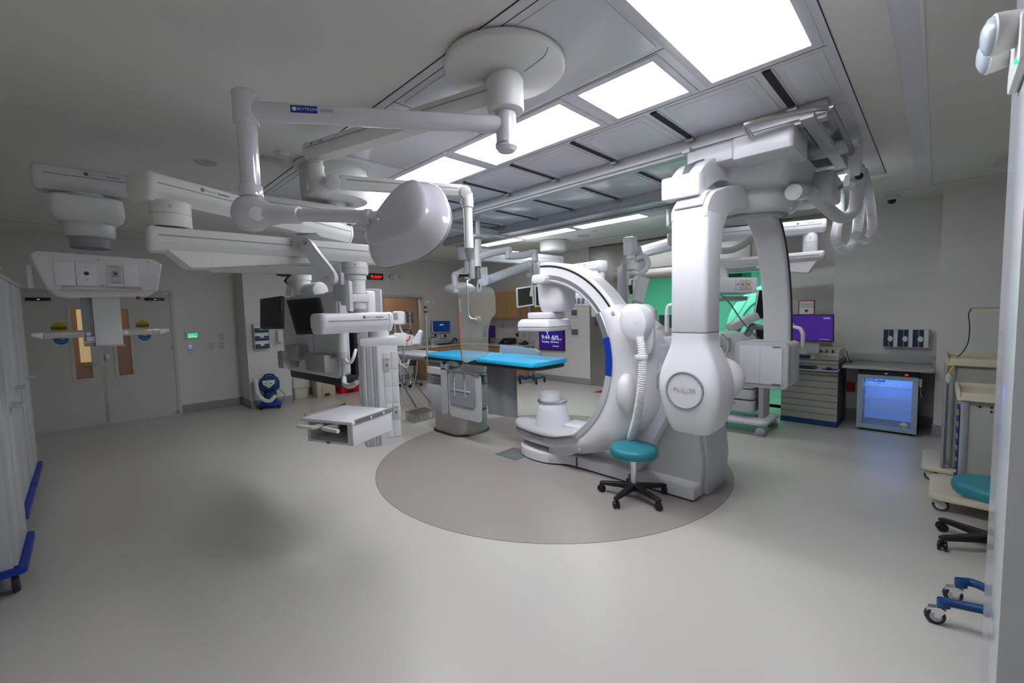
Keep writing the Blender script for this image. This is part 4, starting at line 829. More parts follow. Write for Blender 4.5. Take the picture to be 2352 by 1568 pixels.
# ================================================================ STOOLS
def caster(par, c, ang, r=.032, m='black', name='caster', hood=None):
    c = V(c); d = V((math.cos(ang), math.sin(ang), 0)); s = V((-d.y, d.x, 0))
    w = MB().cyl(c+s*.008+Z3*r, c+s*.024+Z3*r, r, e=.004, n=20).cyl(c-s*.008+Z3*r, c-s*.024+Z3*r, r, e=.004, n=20).build(name, m, par)
    MB().cyl(c-s*.026+Z3*r, c+s*.026+Z3*r, r*.35, n=12).cyl(c+Z3*r, c+Z3*(r*2+.02), .009, n=10).build('caster_axle', hood or 'blackm', w)
    return w
def stool(name, c, label, seat='teal', basem='black', rs=.205, zs=.465, rb=.29, a0=.35, hub='chrome'):
    c = V(c); t = T(name, label, 'stool', c)
    MB().lathe(c, [(rs-.03, zs-.085), (rs-.008, zs-.08), (rs, zs-.06), (rs, zs-.03), (rs-.012, zs-.008), (rs-.04, zs), (.02, zs+.002)], n=48).build('seat', seat, t, smooth=50)
    MB().cyl(c+Z3*(zs-.10), c+Z3*(zs-.083), rs*.55).build('seat_plate', 'blackm', t)
    MB().tube([c+V((.04, 0, zs-.095)), c+V((.12, -.09, zs-.10)), c+V((.15, -.12, zs-.10))], .007).build('height_lever', 'black', t)
    MB().cyl(c+Z3*.10, c+Z3*(zs-.14), .026).cyl(c+Z3*.3, c+Z3*(zs-.09), .014).cyl(c+Z3*(zs-.16), c+Z3*(zs-.13), .030).build('gas_column', hub, t)
    MB().lathe(c, [(.04, .065), (.05, .07), (.045, .11), (.03, .125)], n=24).build('base_hub', basem, t)
    for k in range(5):
        a = a0+2*math.pi*k/5; d = V((math.cos(a), math.sin(a), 0)); s = V((-d.y, d.x, 0))
        b = MB().loft([[c+d*x+s*y+Z3*(z+zz) for y, zz in rrect(w, h, .008)] for x, z, w, h in ((.03, .098, .06, .055), (.12, .095, .052, .042), (rb-.01, .085, .042, .03), (rb+.012, .083, .036, .022))])
        l = b.build('base_leg', basem, t, smooth=50); caster(l, c+d*rb, a+.9)
    return t
cS = PZ(1456, 1141, .0)
stool('rolling_stool', cS, 'round teal stool with black five-star base in front of the C-arm stand', a0=.62)
cR = V((4.12, -.31, 0)); stool('rolling_stool', cR, 'round teal stool half hidden by the white wall edge on the right', a0=2.20)
# wheeled base with blue legs
t = T('blue_wheeled_base', 'blue curved legs with chrome casters poking out from behind the white wall edge', 'wheeled stand', (3.05, -.52, 0))
for (px, py) in ((2165, 1432), (2205, 1383)):
    p = PZ(px, py+2, .0); e0 = p+V((.02, -.03, .12)); en = V((3.05, -.52, .10))
    lg = MB().tube([p+V((0, 0, .125)), p+V((.01, -.06, .13)), p.lerp(en, .5)+V((0, 0, .10)), p.lerp(en, .75)+V((0, 0, .055)), en], lambda i, L: .021, n=12).build('leg', 'blue2', t)
    MB().cyl(p+Z3*.10, p+Z3*.135, .026).build('leg_cap', 'blue2', lg)
    wc = p+V((-.01, .03, .042)); MB().cyl(wc-V((.012, .004, 0)), wc+V((.012, .004, 0)), .042, e=.006, n=28).build('wheel', 'wheel', lg)
    MB().cyl(wc-V((.016, .005, 0)), wc+V((.016, .005, 0)), .024).build('wheel_hub', 'lgrey', lg)
    MB().loft([[wc+V((x*1.0, y*.9, 0))+V((sx*.018, 0, 0)) + Z3*z for x, y, z in ((0, .045, -.005), (0, .03, .04), (0, -.02, .055), (0, -.045, .045), (0, -.02, -.0))] for sx in (-1, 1)]).build('caster_fork', 'chrome', lg)
MB().cyl((3.05, -.52, .07), (3.05, -.52, .14), .05).cyl((3.05, -.52, .1), (3.05, -.52, 1.1), .016).build('pole', 'alu', t)
# ================================================================ RIGHT WALL: carts, counter, fridge
def cart(label, x0, x1, y0, y1, zt, far):
    t = T('supply_cart', label, 'cart', ((x0+x1)/2, (y0+y1)/2, 0))
    MB().box((x0+.02, y0, .16), (x1-.02, y1-.03, zt-.05), .008).build('cabinet_body', 'cartp', t)
    b = MB(); b.box((x0-.03, y0-.02, zt-.05), (x1+.03, y1+.02, zt-.02), .012)
    for lo, hi in (((x0-.03, y0-.02), (x1+.03, y0)), ((x0-.03, y1), (x1+.03, y1+.02)), ((x0-.03, y0), (x0-.01, y1)), ((x1+.01, y0), (x1+.03, y1))): b.box((*lo, zt-.03), (*hi, zt+.015), .008)
    b.build('top_tray', 'cart', t)
    for k, z in enumerate([.19+.095*i for i in range(int((zt-.28)/.095))]):
        d = MB().box((x0+.05, y1-.035, z), (x1-.05, y1-.012, z+.085), .004).build('drawer', 'cartp', t)
        MB().box((x0+.12, y1-.012, z+.05), (x0+.30, y1+.012, z+.065), .005).build('drawer_handle', 'blue', d)
    MB().box((x0+.005, y1-.045, .17), (x0+.04, y1-.002, zt-.06), .004).build('lock_bar', 'alu', t)
    MB().box((x0+.012, y1-.004, .2), (x0+.018, y1+.004, zt-.12)).build('lock_slot', 'black', t)
    b = MB(); b.loft([[V(((x0+x1)/2+x, (y0+y1)/2+.06+y, z)) for x, y in rrect(x1-x0+.10+q, y1-y0+.18+q, .09)] for z, q in ((.10, -.02), (.105, 0), (.13, .0), (.14, -.02))]); b.build('base_bumper', 'cart', t, smooth=50)
    for sx in (0, 1):
        for sy in (0, 1):
            p = V((x0+.03 if sx == 0 else x1-.03, y0+.04 if sy == 0 else y1+.08, 0)); w_ = MB().cyl(p+V((-.015, 0, .05)), p+V((.015, 0, .05)), .05, e=.006, n=28).build('caster', 'wheel', t)
            MB().cyl(p+V((-.018, 0, .05)), p+V((.018, 0, .05)), .034).build('caster_disc', 'offw', w_); MB().cyl(p+V((0, 0, .085)), p+V((0, 0, .11)), .02).box((p.x-.022, p.y-.01, .06), (p.x+.022, p.y+.05, .108), .01).build('caster_hood', 'cart', w_)
    if far:
        for x in (x0-.01, x0+.05): MB().cyl((x, y1+.01, .13), (x, y1+.01, zt-.03), .016).build('post', 'alu', t)
        for z in (.35, .55, .75): MB().cyl((x0-.03, y1+.01, z), (x0-.045, y1+.01, z), .01).build('post_knob', 'steel', t)
    else:
        b = MB()
        for dx, dz in ((.10, -.09), (.16, -.09), (.16, -.12)): b.cyl((x0+.015, y1-dx, zt+dz), (x0+.021, y1-dx, zt+dz), .008, n=12)
        b.build('screw_holes', 'black', t)
    return t
zA_ = PX(2245, 905, 4.72).z
cart('cream-trimmed grey cart with side posts, farther of the two by the right wall', 5.45, 6.05, -.72, -.09, PX(2245, 830, 5.4).z, True)
cart('cream-trimmed grey cart with plain end panel, nearer of the two by the right wall', 4.68, 5.22, -.75, -.15, zA_, False)
t = T('glove_bag', 'small clear bag hanging from the post of the farther cart', 'bag', PX(2180, 860, 5.4)); p = PX(2179, 868, 5.40)
MB().ball(p, .03, (.5, .7, 1.5)).build('bag', 'bag', t); MB().tube([p+V((0, 0, .04)), p+V((0, -.02, .09)), p+V((0, -.03, .12))], .008).build('strap', 'yellow', t)
# scanner shelf bracket and cable
p = PX(2232, 712, 5.6); t = T('scanner_shelf', 'beige flat bracket with black cable above the carts', 'wall bracket', p)
MB().box((5.58, p.y-.40, p.z-.02), (5.85, p.y, p.z+.012), .006).build('bracket', 'cart', t)
MB().box((5.60, p.y-.36, p.z+.012), (5.8, p.y+.01, p.z+.02), .004).build('bracket_plate', 'grey', t)
MB().tube([PX(x, y, 5.57) for x, y in ((2230, 709), (2225, 722), (2227, 745), (2225, 780), (2215, 803), (2199, 820))], .004).build('cable', 'black', t)
# counter
t = T('wall_counter', 'speckled grey counter over the small fridge', 'counter', (7.4, .45, .8))
MB().rbox((7.43, .435, .825), (.74, .89, .035), .03, e=.008).build('worktop', 'stone', t)
MB().box((7.775, -.008, .845), (7.799, .88, .955), .003).box((7.36, -.008, .845), (7.775, .012, .955), .003).build('backsplash', 'stone', t)
# fridge
t = T('display_fridge', 'small glass-door fridge lit blue inside, under the speckled counter', 'fridge', (7.4, .42, 0))
fx, y0, y1 = 7.12, .13, .71
MB().box((fx+.04, y0, .03), (7.68, y0+.03, .79)).box((fx+.04, y1-.03, .03), (7.68, y1, .79)).box((fx+.04, y0, .03), (7.68, y1, .07)).box((fx+.04, y0, .745), (7.68, y1, .79)).box((7.65, y0, .03), (7.68, y1, .79)).build('casing', 'dgrey', t)
MB().box((7.61, y0+.035, .075), (7.645, y1-.035, .74)).build('liner', mat('fridge_liner_glow', (.25, .45, .9), .4, emit=(.09, .22, .75), es=.35), t)  # blue interior light put into the liner as a glow of its own
MB().box((fx+.06, y0+.032, .735), (7.6, y1-.032, .743)).build('lamp_strip', mat('fridge_lamp', (.8, .9, 1), .4, emit=(.25, .5, 1), es=3), t)
b = MB()
for lo, hi in (((y0, .085), (y0+.055, .685)), ((y1-.055, .085), (y1, .685)), ((y0, .03), (y1, .085)), ((y0, .685), (y1, .735))): b.box((fx, lo[0], lo[1]), (fx+.035, hi[0], hi[1]), .004)
dr_ = b.build('door_frame', 'ltblue', t)
MB().box((fx+.012, y0+.05, .08), (fx+.018, y1-.05, .69)).build('door_pane', 'glass', dr_)
MB().box((fx-.004, y0, .738), (fx+.04, y1, .79), .003).build('control_panel', 'black', t)
MB().ball((fx-.005, .43, .762), .018, (.1, 1, .45)).build('badge', 'chrome', t)
MB().box((fx-.007, .225, .755), (fx-.003, .255, .770)).build('temperature_display', 'ledr', t)
MB().text('Clini', (fx+.008, y1-.062, .668), -Y3, Z3, .052, align='LEFT').build('maker_word', 'navy', dr_)
MB().text('Cool', (fx+.008, y1-.155, .666), -Y3, Z3, .056, ext=.002, align='LEFT').text('Cool', (fx+.008, y1-.157, .667), -Y3, Z3, .057, ext=.002, align='LEFT').build('maker_word', 'blue', dr_)
MB().text('LAB', (fx+.008, y1-.19, .628), -Y3, Z3, .024, align='LEFT').build('series_word', 'red', dr_)
MB().cyl((fx+.004, y0+.12, .13), (fx+.010, y0+.12, .13), .034, n=28).build('round_sticker', 'paper', dr_); MB().box((fx+.002, y0+.09, .105), (fx+.005, y0+.15, .122), .004).build('sticker_wave', 'green', dr_)
for z, d in ((.58, 0), (.43, 0), (.30, 0)):
    b = MB()
    for i in range(26): b.box((fx+.08, y0+.05+i*.0188, z), (7.58, y0+.0525+i*.0188, z+.003))
    for x in (fx+.08, fx+.25, 7.58): b.box((x, y0+.045, z-.004), (x+.005, y1-.045, z+.001))
    b.box((fx+.08, y0+.045, z-.028), (fx+.084, y1-.045, z-.024)); 
    for i in range(26): b.box((fx+.08, y0+.05+i*.0188, z-.026), (fx+.083, y0+.0525+i*.0188, z))
    b.build('wire_shelf', 'white', t)
for y in (y0+.05, y1-.05): MB().cyl((fx+.08, y, 0), (fx+.08, y, .03), .018).build('foot', 'black', t)
t = T('thermometer', 'white remote thermometer clipped to the side of the fridge', 'thermometer', (7.16, .11, .6)); MB().box((7.15, .10, .62), (7.2, .128, .72), .006).build('case', 'white', t)
MB().tube([(7.17, .115, .62), (7.17, .11, .55), (7.18, .10, .50), (7.2, .12, .46)], .003).build('cable', 'white', t)
b = MB().box((7.79, .80, .38), (7.7995, .90, .52), .002); tag(b.build('wall_outlet', 'red'), 'red wall outlet in the shadow under the counter', 'outlet')
# glove boxes on right wall
t = T('glove_box_holder', 'clear wall holder with three upright glove boxes above the speckled counter', 'glove box holder', (7.75, .3, 1.1))
gA, gB = PX(2030, 755, 7.69), PX(2132, 798, 7.69); yl, yr, zt, zb = gA.y, gB.y, gA.z-.005, gB.z
MB().box((7.79, yr, zb), (7.798, yl, zt)).box((7.68, yr, zb-.006), (7.798, yl, zb)).box((7.68, yl-.002, zb), (7.798, yl+.004, zt)).box((7.68, yr-.004, zb), (7.798, yr+.002, zt)).build('holder', 'lgrey', t)
for k in range(3):
    w = (yl-yr)/3; a = yl-w*k-.004; c_ = yl-w*(k+1)+.004; g = T('glove_box', 'upright glove box with navy and green print, %s on the right wall' % ('left', 'middle', 'right')[k], 'glove box', (7.74, (a+c_)/2, zb), group='glove boxes on the right wall')
    MB().box((7.69, c_, zb), (7.788, a, zt-.004)).build('carton', 'paper', g); MB().box((7.687, c_+w*.28, zb), (7.69, a, zt-.004)).build('printed_band', 'navy', g)
    MB().box((7.685, c_+w*.58, zb), (7.6875, c_+w*.63, zt-.004)).build('green_stripe', 'green', g); MB().ball((7.686, c_+w*.5, (zb+zt)/2-.01), .038, (.06, .7, 1)).build('hand_print', 'paper', g)
# drawer cabinet with computer
t = T('drawer_cabinet', 'beige many-drawer cabinet with dark blue base beside the speckled counter', 'cabinet', (7.3, 1.2, 0))
cy0, cy1, cxf = .90, 1.56, 7.02
MB().box((cxf+.02, cy0, .07), (7.72, cy1, .90), .004).build('case', 'dgrey', t)
MB().box((cxf+.005, cy0+.0, .0), (7.70, cy1, .07), .003).build('plinth', 'blue2', t)
zz = [.075, .165, .255, .345, .435, .525, .615, .70, .745, .79, .845, .895]
for i in range(len(zz)-1):
    MB().box((cxf, cy0+.005, zz[i]), (cxf+.025, cy1-.005, zz[i+1]-.006), .003).build('drawer', 'drawer', t)
kb = T('keyboard_tray', 'pull-out tray with blue pad holding keyboard and mouse on the drawer cabinet', 'tray', (6.9, 1.25, .79)); MB().box((6.80, cy0-.02, .785), (7.02, cy1+.1, .795), .003).build('tray', 'white', kb); MB().box((6.81, cy0-.01, .796), (7.0, cy0+.16, .799)).build('mouse_pad', 'blue', kb)
k_ = T('keyboard', 'black keyboard on the pull-out tray', 'keyboard', (6.88, 1.35, .8)); MB().box((6.81, 1.12, .797), (6.97, 1.56, .822), .006).build('case', 'black', k_)
b = MB(); [b.box((6.825+r*.033, 1.135+i*.034, .822), (6.852+r*.033, 1.163+i*.034, .828), .002) for r in range(4) for i in range(12)]; b.build('keys', 'blackm', k_)
m_ = T('mouse', 'black mouse on the blue pad', 'mouse', (6.88, 1.0, .8)); MB().ball((6.88, .985, .812), .032, (1.4, .9, .6)).build('shell', 'black', m_)
sp_ = T('lab_device', 'beige bench device with three blue knobs behind the purple monitor', 'lab device', (7.3, 1.1, .9))
b = MB(); b.prism([(7.08, .902), (7.08, .985), (7.16, 1.03), (7.20, 1.045), (7.62, 1.045), (7.62, .902)], (0, 1.16, 0), X3, Z3, (0, .50, 0), e=.008); b.build('housing', 'cart', sp_)
for k in range(3): q = V((7.115, .98+k*.065, 1.007)); MB().cyl(q, q+V((-.016, 0, .028)), .013, .010, n=16).build('knob', 'blue2', sp_)
MB().box((7.074, .93, .912), (7.082, 1.17, .965), .002).build('front_drawer', 'drawer', sp_); MB().box((7.068, 1.03, .955), (7.076, 1.07, .962), .002).build('drawer_pull', 'dgrey', sp_)
MB().ball((7.14, .93, 1.023), .008).build('blue_light', 'ledb', sp_); MB().box((7.078, 1.22, .905), (7.2, 1.42, .965), .01).build('blue_cover', 'blue2', sp_)
# purple monitor
def monitor(name, label, A, B, C, th=.03, scr='screen', frame='black', bez=.02, stand=None, par=None, grp=None):
    """A top-left, B top-right, C bottom-left (room points) of the front"""
    A, B, C = V(A), V(B), V(C); ux = (B-A).normalized(); w = (B-A).length; uz = (A-C); h = uz.length; uz.normalize(); n = ux.cross(uz)   # towards the viewer
    if n.dot(CAM-A) < 0: n = -n
    f = (C, ux, n, uz); t = par or T(name, label, 'monitor', (A+B+C)/3, group=grp)
    MB().box((0, -th, 0), (w, 0, h), .006, f=f).build('bezel', frame, t)
    s_ = MB().box((bez, -.002, bez), (w-bez, .0015, h-bez), f=f).build('display', scr, t)
    MB().box((w*.2, -th*2.0, h*.2), (w*.8, -th*.9, h*.8), .01, f=f).build('back_housing', frame if frame != 'black' else 'dgrey', t)
    return t, f, w, h, s_
t, f, w, h, s_ = monitor('computer_monitor', 'monitor with purple desktop picture on the drawer cabinet', PX(1818, 722, 6.93), PX(1916, 722, 6.98), PX(1818, 782, 6.93), scr='scrp', bez=.012)
MB().text('UPMC', f[0]+f[1]*w*.84+f[3]*h*.86+f[2]*.003, f[1], f[3], .028, ext=.0005).build('hospital_word', 'scrw', s_)
MB().text('UPMC  Clinical Desktop', f[0]+f[1]*w*.78+f[3]*h*.08+f[2]*.003, f[1], f[3], .011, ext=.0005).build('small_words', 'scrw', s_)
MB().box((w*.40, -.10, -.14), (w*.60, -.06, .10), .005, f=f).build('stand_arm', 'lgrey', t); MB().box((w*.34, -.085, -.165), (w*.66, -.03, -.03), .004, f=f).build('stand_plate', 'lgrey', t)
b = MB().tube([(7.5, .88, 1.0), (7.48, .86, .93), (7.5, .84, .86), (7.46, .80, .852), (7.42, .86, .853)], .005); tag(b.build('cable', 'black'), 'black cable draped from the bench device to the counter', 'cable')
# ================================================================ signs on the right wall
def sheet(name, label, A, C, X, m='paper', th=.004): # A top-left, C bottom-right pixels
    a, c = PX(*A, X), PX(*C, X); t = T(name, label, 'sign', a.lerp(c, .5))
    return t, a, c, MB().box((X-th, c.y, c.z), (X+.004, a.y, a.z), .001).build('board', m, t)
t, a, c, bo_ = sheet('warning_sign', 'red-bordered sign THIS MAGNET IS ALWAYS ON on the steel panel', (1834, 690), (1871, 745), XR+.006, 'red')
MB().box((XR-.004, c.y+.015, c.z+.015), (XR+.003, a.y-.015, a.z-.015)).build('sheet', 'paper', t)
ym = (a.y+c.y)/2; MB().text('THIS MAGNET', (XR-.005, ym, a.z-.06), -Y3, Z3, .030).text('IS ALWAYS ON', (XR-.005, ym, a.z-.10), -Y3, Z3, .028).build('heading', 'black', t)
b = MB(); [b.box((XR-.005, ym-.11+.02*(i % 2), a.z-.21-.022*i-.006), (XR-.003, ym+.11-.02*(i % 2), a.z-.21-.022*i)) for i in range(4)]; b.build('text_lines', 'dgrey', t)
MB().cyl((XR-.005, ym, a.z-.16), (XR-.003, ym, a.z-.16), .022).cyl((XR-.005, ym, a.z-.33), (XR-.003, ym, a.z-.33), .022).build('prohibition_mark', 'red', t)
t, a, c, bo_ = sheet('warning_sign', 'red-bordered safety sign on the steel door leaf behind the C-arc', (1357, 704), (1378, 729), XR+.006, 'red'); MB().box((XR-.004, c.y+.015, c.z+.015), (XR+.003, a.y-.015, a.z-.015)).build('sheet', 'paper', t)
t, a, c, bo_ = sheet('notice_sheet', 'small blue and red notice below the sign on the steel door leaf', (1365, 731), (1390, 750), XR+.006, 'bluep'); MB().box((XR-.004, c.y+.02, c.z+.04), (XR+.003, a.y-.02, a.z-.05)).build('red_field', 'red', t)
for (A, C), l in ((((1310, 708), (1330, 728)), 'grey window plate in white frame on the right wall, upper one'), (((1310, 752), (1332, 773)), 'grey window plate in white frame on the right wall, lower one')):
    t, a, c, bo_ = sheet('framed_plate', l, A, C, XR-.001, 'white', .012); MB().box((XR-.016, c.y+.04, c.z+.035), (XR-.008, a.y-.04, a.z-.035)).build('plate', 'dgrey', t)
# wall TV
a, c = PX(1237, 748, 7.74), PX(1295, 806, 7.74)
t = T('wall_display', 'black wall screen showing 9:44 AM on a violet picture', 'display', (7.77, (a.y+c.y)/2, c.z))
MB().box((7.75, c.y, c.z), (7.795, a.y, a.z), .005).build('bezel', 'black', t); s_ = MB().box((7.747, c.y+.02, c.z+.025), (7.752, a.y-.02, a.z-.02)).build('display', mat('screen_violet', (0, 0, 0), .2, emit=(.022, .006, .12), es=1.2), t)
zc_ = c.z; MB().text('9:44 AM', (7.745, a.y-.08, zc_+.30), -Y3, Z3, .15, align='LEFT').text('Tuesday, 10', (7.745, a.y-.08, zc_+.20), -Y3, Z3, .07, align='LEFT').text('Epic Clinical', (7.745, a.y-.42, zc_+.265), -Y3, Z3, .055, align='LEFT').text('Desktop', (7.745, a.y-.42, zc_+.20), -Y3, Z3, .055, align='LEFT').text('Computer', (7.745, a.y-.42, zc_+.105), -Y3, Z3, .045, align='LEFT').build('clock_words', 'scrw', s_)
MB().prism([(-.10, .16), (.02, .16), (.0, -.05)], (7.746, a.y-.28, a.z-.19), -Y3, Z3, (.002, 0, 0)).build('light_ray', mat('screen_pale', (0, 0, 0), .3, emit=(.25, .4, .8), es=1), s_)
# ================================================================ L-shaped counter and cabinets at the back
WX = 7.22; YB = 8.90
t = T('base_cabinets', 'maple base cabinets in an L along the back corner walls', 'cabinet', (7.5, 8.2, 0))
LX0 = PZ(987, 876, .0).x
MB().box((WX+.02, 7.0, .10), (7.798, 9.498, .81), .003).build('carcass', 'wood', t); MB().box((LX0, YB+.02, .10), (WX+.02, 9.498, .81), .003).build('carcass', 'wood', t)
MB().box((WX+.06, 7.02, 0), (7.79, 9.49, .10)).box((LX0+.03, YB+.05, 0), (WX+.06, 9.49, .10)).build('toe_kick', 'base', t)
for k in range(4):
    ya = 7.02+k*.465; d = MB().box((WX, ya, .12), (WX+.022, ya+.455, .62), .003).build('cabinet_door', 'wood', t); MB().box((WX-.02, ya+.40, .42), (WX-.012, ya+.41, .56), .002).build('handle', 'alu', d)
    d = MB().box((WX, ya, .63), (WX+.022, ya+.455, .80), .003).build('drawer', 'wood', t); MB().box((WX-.02, ya+.17, .71), (WX-.012, ya+.29, .72), .002).build('handle', 'alu', d)
nd = 3; wd = (WX-.02-LX0)/nd
for k in range(nd):
    xa = LX0+k*wd; d = MB().box((xa+.003, YB, .12), (xa+wd-.003, YB+.022, .62), .003).build('cabinet_door', 'wood', t); MB().box((xa+wd*.85, YB-.02, .42), (xa+wd*.85+.01, YB-.012, .56), .002).build('handle', 'alu', d)
    d = MB().box((xa+.003, YB, .63), (xa+wd-.003, YB+.022, .80), .003).build('drawer', 'wood', t); MB().box((xa+wd*.35, YB-.02, .71), (xa+wd*.65, YB-.012, .72), .002).build('handle', 'alu', d)
t = T('l_shaped_worktop', 'pale continuous worktop over the maple base cabinets', 'worktop', (7.5, 8.2, .82))
MB().box((WX-.03, 6.97, .812), (7.798, 9.498, .85), .008).box((4.7, YB-.03, .812), (WX-.03, 9.498, .85), .008).build('worktop', 'ctop', t)
MB().box((7.78, 6.97, .851), (7.798, 9.48, .95), .002).box((4.7, 9.48, .851), (7.78, 9.498, .95), .002).build('backsplash', 'ctop', t)
t = T('wall_cabinets', 'maple upper cabinets with steel handles on the right wall above the worktop', 'cabinet', (7.6, 7.8, 1.5))
UX = 7.47; MB().box((UX+.02, 6.70, 1.50), (7.798, 9.05, 2.16), .003).build('carcass', 'wood', t)
for k in range(5):
    ya = 6.70+k*.47; d = MB().box((UX, ya+.002, 1.505), (UX+.022, ya+.467, 2.155), .003).build('cabinet_door', 'wood', t); y_ = ya+(.05 if k % 2 else .42); MB().box((UX-.025, y_-.005, 1.55), (UX-.015, y_+.005, 1.69), .002).build('handle', 'alu', d)
# things on the worktop
t, f, w, h, s_ = monitor('wall_computer', 'white wall computer with blue login screen beside the observation window', PY(993, 735, 9.38), PY(1035, 735, 9.38), PY(993, 764, 9.38), scr='scrb', frame='white', bez=.02)
MB().text('UPMC', f[0]+f[1]*w*.5+f[3]*h*.62+f[2]*.003, f[1], f[3], .05, ext=.0005).build('screen_word', 'scrw', s_); MB().box((w*.35, -.12, h*.3), (w*.65, -.03, h*.7), .005, f=f).build('wall_mount', 'grey', t)
p = PY(1024, 771, 9.42); t = T('wall_control', 'small white wall control with dark screen under the wall computer', 'control panel', p); MB().box((p.x-.13, 9.44, p.z-.06), (p.x+.08, 9.498, p.z+.06), .006).build('housing', 'white', t); MB().box((p.x-.05, 9.435, p.z-.035), (p.x+.03, 9.442, p.z+.035)).build('display', 'black', t)
p = PY(1002, 770, 9.45); t = T('wall_outlet', 'dark wall outlet with charger left of the small wall control', 'outlet', p); MB().box((p.x-.03, 9.49, p.z-.06), (p.x+.03, 9.4995, p.z+.05), .002).build('plate', 'steel', t); MB().box((p.x-.015, 9.46, p.z-.02), (p.x+.015, 9.49, p.z+.03), .004).build('plug', 'black', t)
p = PY(1037, 768, 9.48); tag(MB().box((p.x-.03, 9.47, p.z-.06), (p.x+.03, 9.498, p.z+.05), .004).build('sharps_key_box', 'white'), 'white little wall box right of the small wall control', 'wall box')
p = PY(993, 775, 9.33); p.z = .851; p = p-V((0, .12, 0)); t = T('wipes_canister', 'white wipes tub with blue lid on the back worktop', 'canister', p+V((0, .1, 0))); p = p+V((0, .12, 0)); MB().cyl(p, p+Z3*.17, .05).build('tub', 'white', t); MB().cyl(p+Z3*.17, p+Z3*.20, .052).build('lid', 'bluep', t); MB().cyl(p+Z3*.05, p+Z3*.065, .0508).cyl(p+Z3*.13, p+Z3*.14, .0508).build('label_band', 'bluep', t)
p = PZ(1024, 790, .855); t = T('keyboard', 'black keyboard on the back worktop below the wall computer', 'keyboard', p); MB().box((p.x-.22, p.y-.05, .852), (p.x+.2, p.y+.08, .875), .006).build('case', 'black', t)
p = PZ(1048, 787, .855); t = T('phone', 'grey desk phone handset by the corner of the back worktop', 'phone', p); MB().loft([[p+V((x, .1+y, z)) for x, y in rrect(.12, .18, .03)] for z in (0, .05)]).build('base', 'grey', t)
MB().tube([p+V((-.07, .05, .05)), p+V((-.03, .06, .11)), p+V((.04, .07, .11)), p+V((.08, .08, .05))], .02).build('handset', 'black', t)
t, f, w, h, s_ = monitor('computer_monitor', 'dark monitor turned sideways on the back worktop beside the glass shield', PX(1118, 746, 7.35)+V((-.12, .0, 0)), PX(1138, 748, 7.6), PX(1118, 774, 7.35)+V((-.12, 0, 0)), bez=.01, scr=mat('screen_dim_violet', (0, 0, 0), .2, emit=(.012, .003, .04), es=1)); MB().box((w*.4, -.06, -.145), (w*.6, -.03, .05), .004, f=f).build('stand', 'black', t)
p = PX(1168, 783, 7.45); t = T('label_printer', 'black label printer on the back worktop', 'printer', (p.x, p.y, .851))
MB().rbox((7.5, p.y, .93), (.24, .28, .155), .05, e=.03).build('housing', 'black', t); MB().box((7.375, p.y-.08, .90), (7.39, p.y+.08, .93), .004).build('paper_slot', 'dgrey', t)
p = PX(1151, 783, 7.45); t = T('barcode_scanner', 'black handheld scanner leaning beside the label printer', 'scanner', (p.x, p.y, .851)); MB().loft([[V((7.45, p.y, .852))+V((x, y, 0)) for x, y in rrect(.14, .13, .03)], [V((7.47, p.y-.04, .95))+V((x, y, 0)) for x, y in rrect(.08, .07, .02)], [V((7.5, p.y-.08, 1.0))+V((x, y, 0)) for x, y in rrect(.07, .05, .02)]]).build('body', 'black', t)
p = PX(1215, 785, 7.6); t = T('cable_heap', 'tangle of black cables on the end of the back worktop', 'cables', (7.6, p.y, .85)); MB().tube([(7.5, p.y+.25, .87), (7.45, p.y+.1, .88), (7.55, p.y, .91), (7.45, p.y-.08, .88), (7.4, p.y+.05, .88), (7.55, p.y+.1, .93), (7.5, p.y-.05, .9)], .018).build('cables', 'black', t)
for px, py, l in ((1189, 768, 'steel outlet with black plugs above the label printer'), (1204, 769, 'plain beige outlet right of the steel outlet'), (1153, 748, 'beige outlet with blue cable behind the dark monitor')):
    p = PX(px, py, XR-.006); t = T('wall_outlet', l, 'outlet', p); MB().box((XR-.008, p.y-.04, p.z-.06), (XR-.0005, p.y+.04, p.z+.06), .002).build('plate', 'steel' if px == 1189 else 'cart', t)
    if px == 1189: MB().box((XR-.05, p.y-.0, p.z-.03), (XR-.01, p.y+.03, p.z+.03), .004).build('plug', 'black', t)
    else: MB().box((XR-.011, p.y-.015, p.z-.03), (XR-.007, p.y+.015, p.z+.03), .002).build('socket', 'drawer', t)
# rolling stand with two monitors
P_ = V((7.02, 6.56, 0)); P_ = PZ(1222, 873, 0); P_ = V((P_.x-.26, P_.y-.2, 0)); t = T('monitor_stand', 'rolling pole stand with blue five-leg base carrying two white-framed monitors', 'stand', P_)
MB().cyl(P_+Z3*.12, P_+Z3*2.05, .02).build('pole', 'alu', t); MB().cyl(P_+Z3*.10, P_+Z3*.16, .05).build('hub', 'blue2', t)
for k in range(5):
    a = .5+2*math.pi*k/5; d = V((math.cos(a), math.sin(a), 0)); l = MB().tube([P_+Z3*.13, P_+d*.15+Z3*.10, P_+d*.24+Z3*.13, P_+d*.32+Z3*.14], .022).build('leg', 'blue2', t)
    MB().cyl(P_+d*.32+Z3*.03+V((-.01, 0, 0)), P_+d*.32+Z3*.03+V((.012, 0, 0)), .03).cyl(P_+d*.32+Z3*.05, P_+d*.32+Z3*.13, .018).build('caster', 'black', l)
dS_ = (P_-V((0, 0, 0))).length*.97
for (A, B, C), l in ((((1185, 661), (1225, 655), (1187, 707)), 'white-framed dark monitor on the rolling stand, left one'), (((1227, 655), (1262, 652), (1228, 705)), 'white-framed dark monitor on the rolling stand, right one')):
    monitor('wall_monitor', l, D(*A, dS_-.05), D(*B, dS_-.05), D(*C, dS_-.05), frame='white', bez=.035, grp='monitors on the rolling stand')
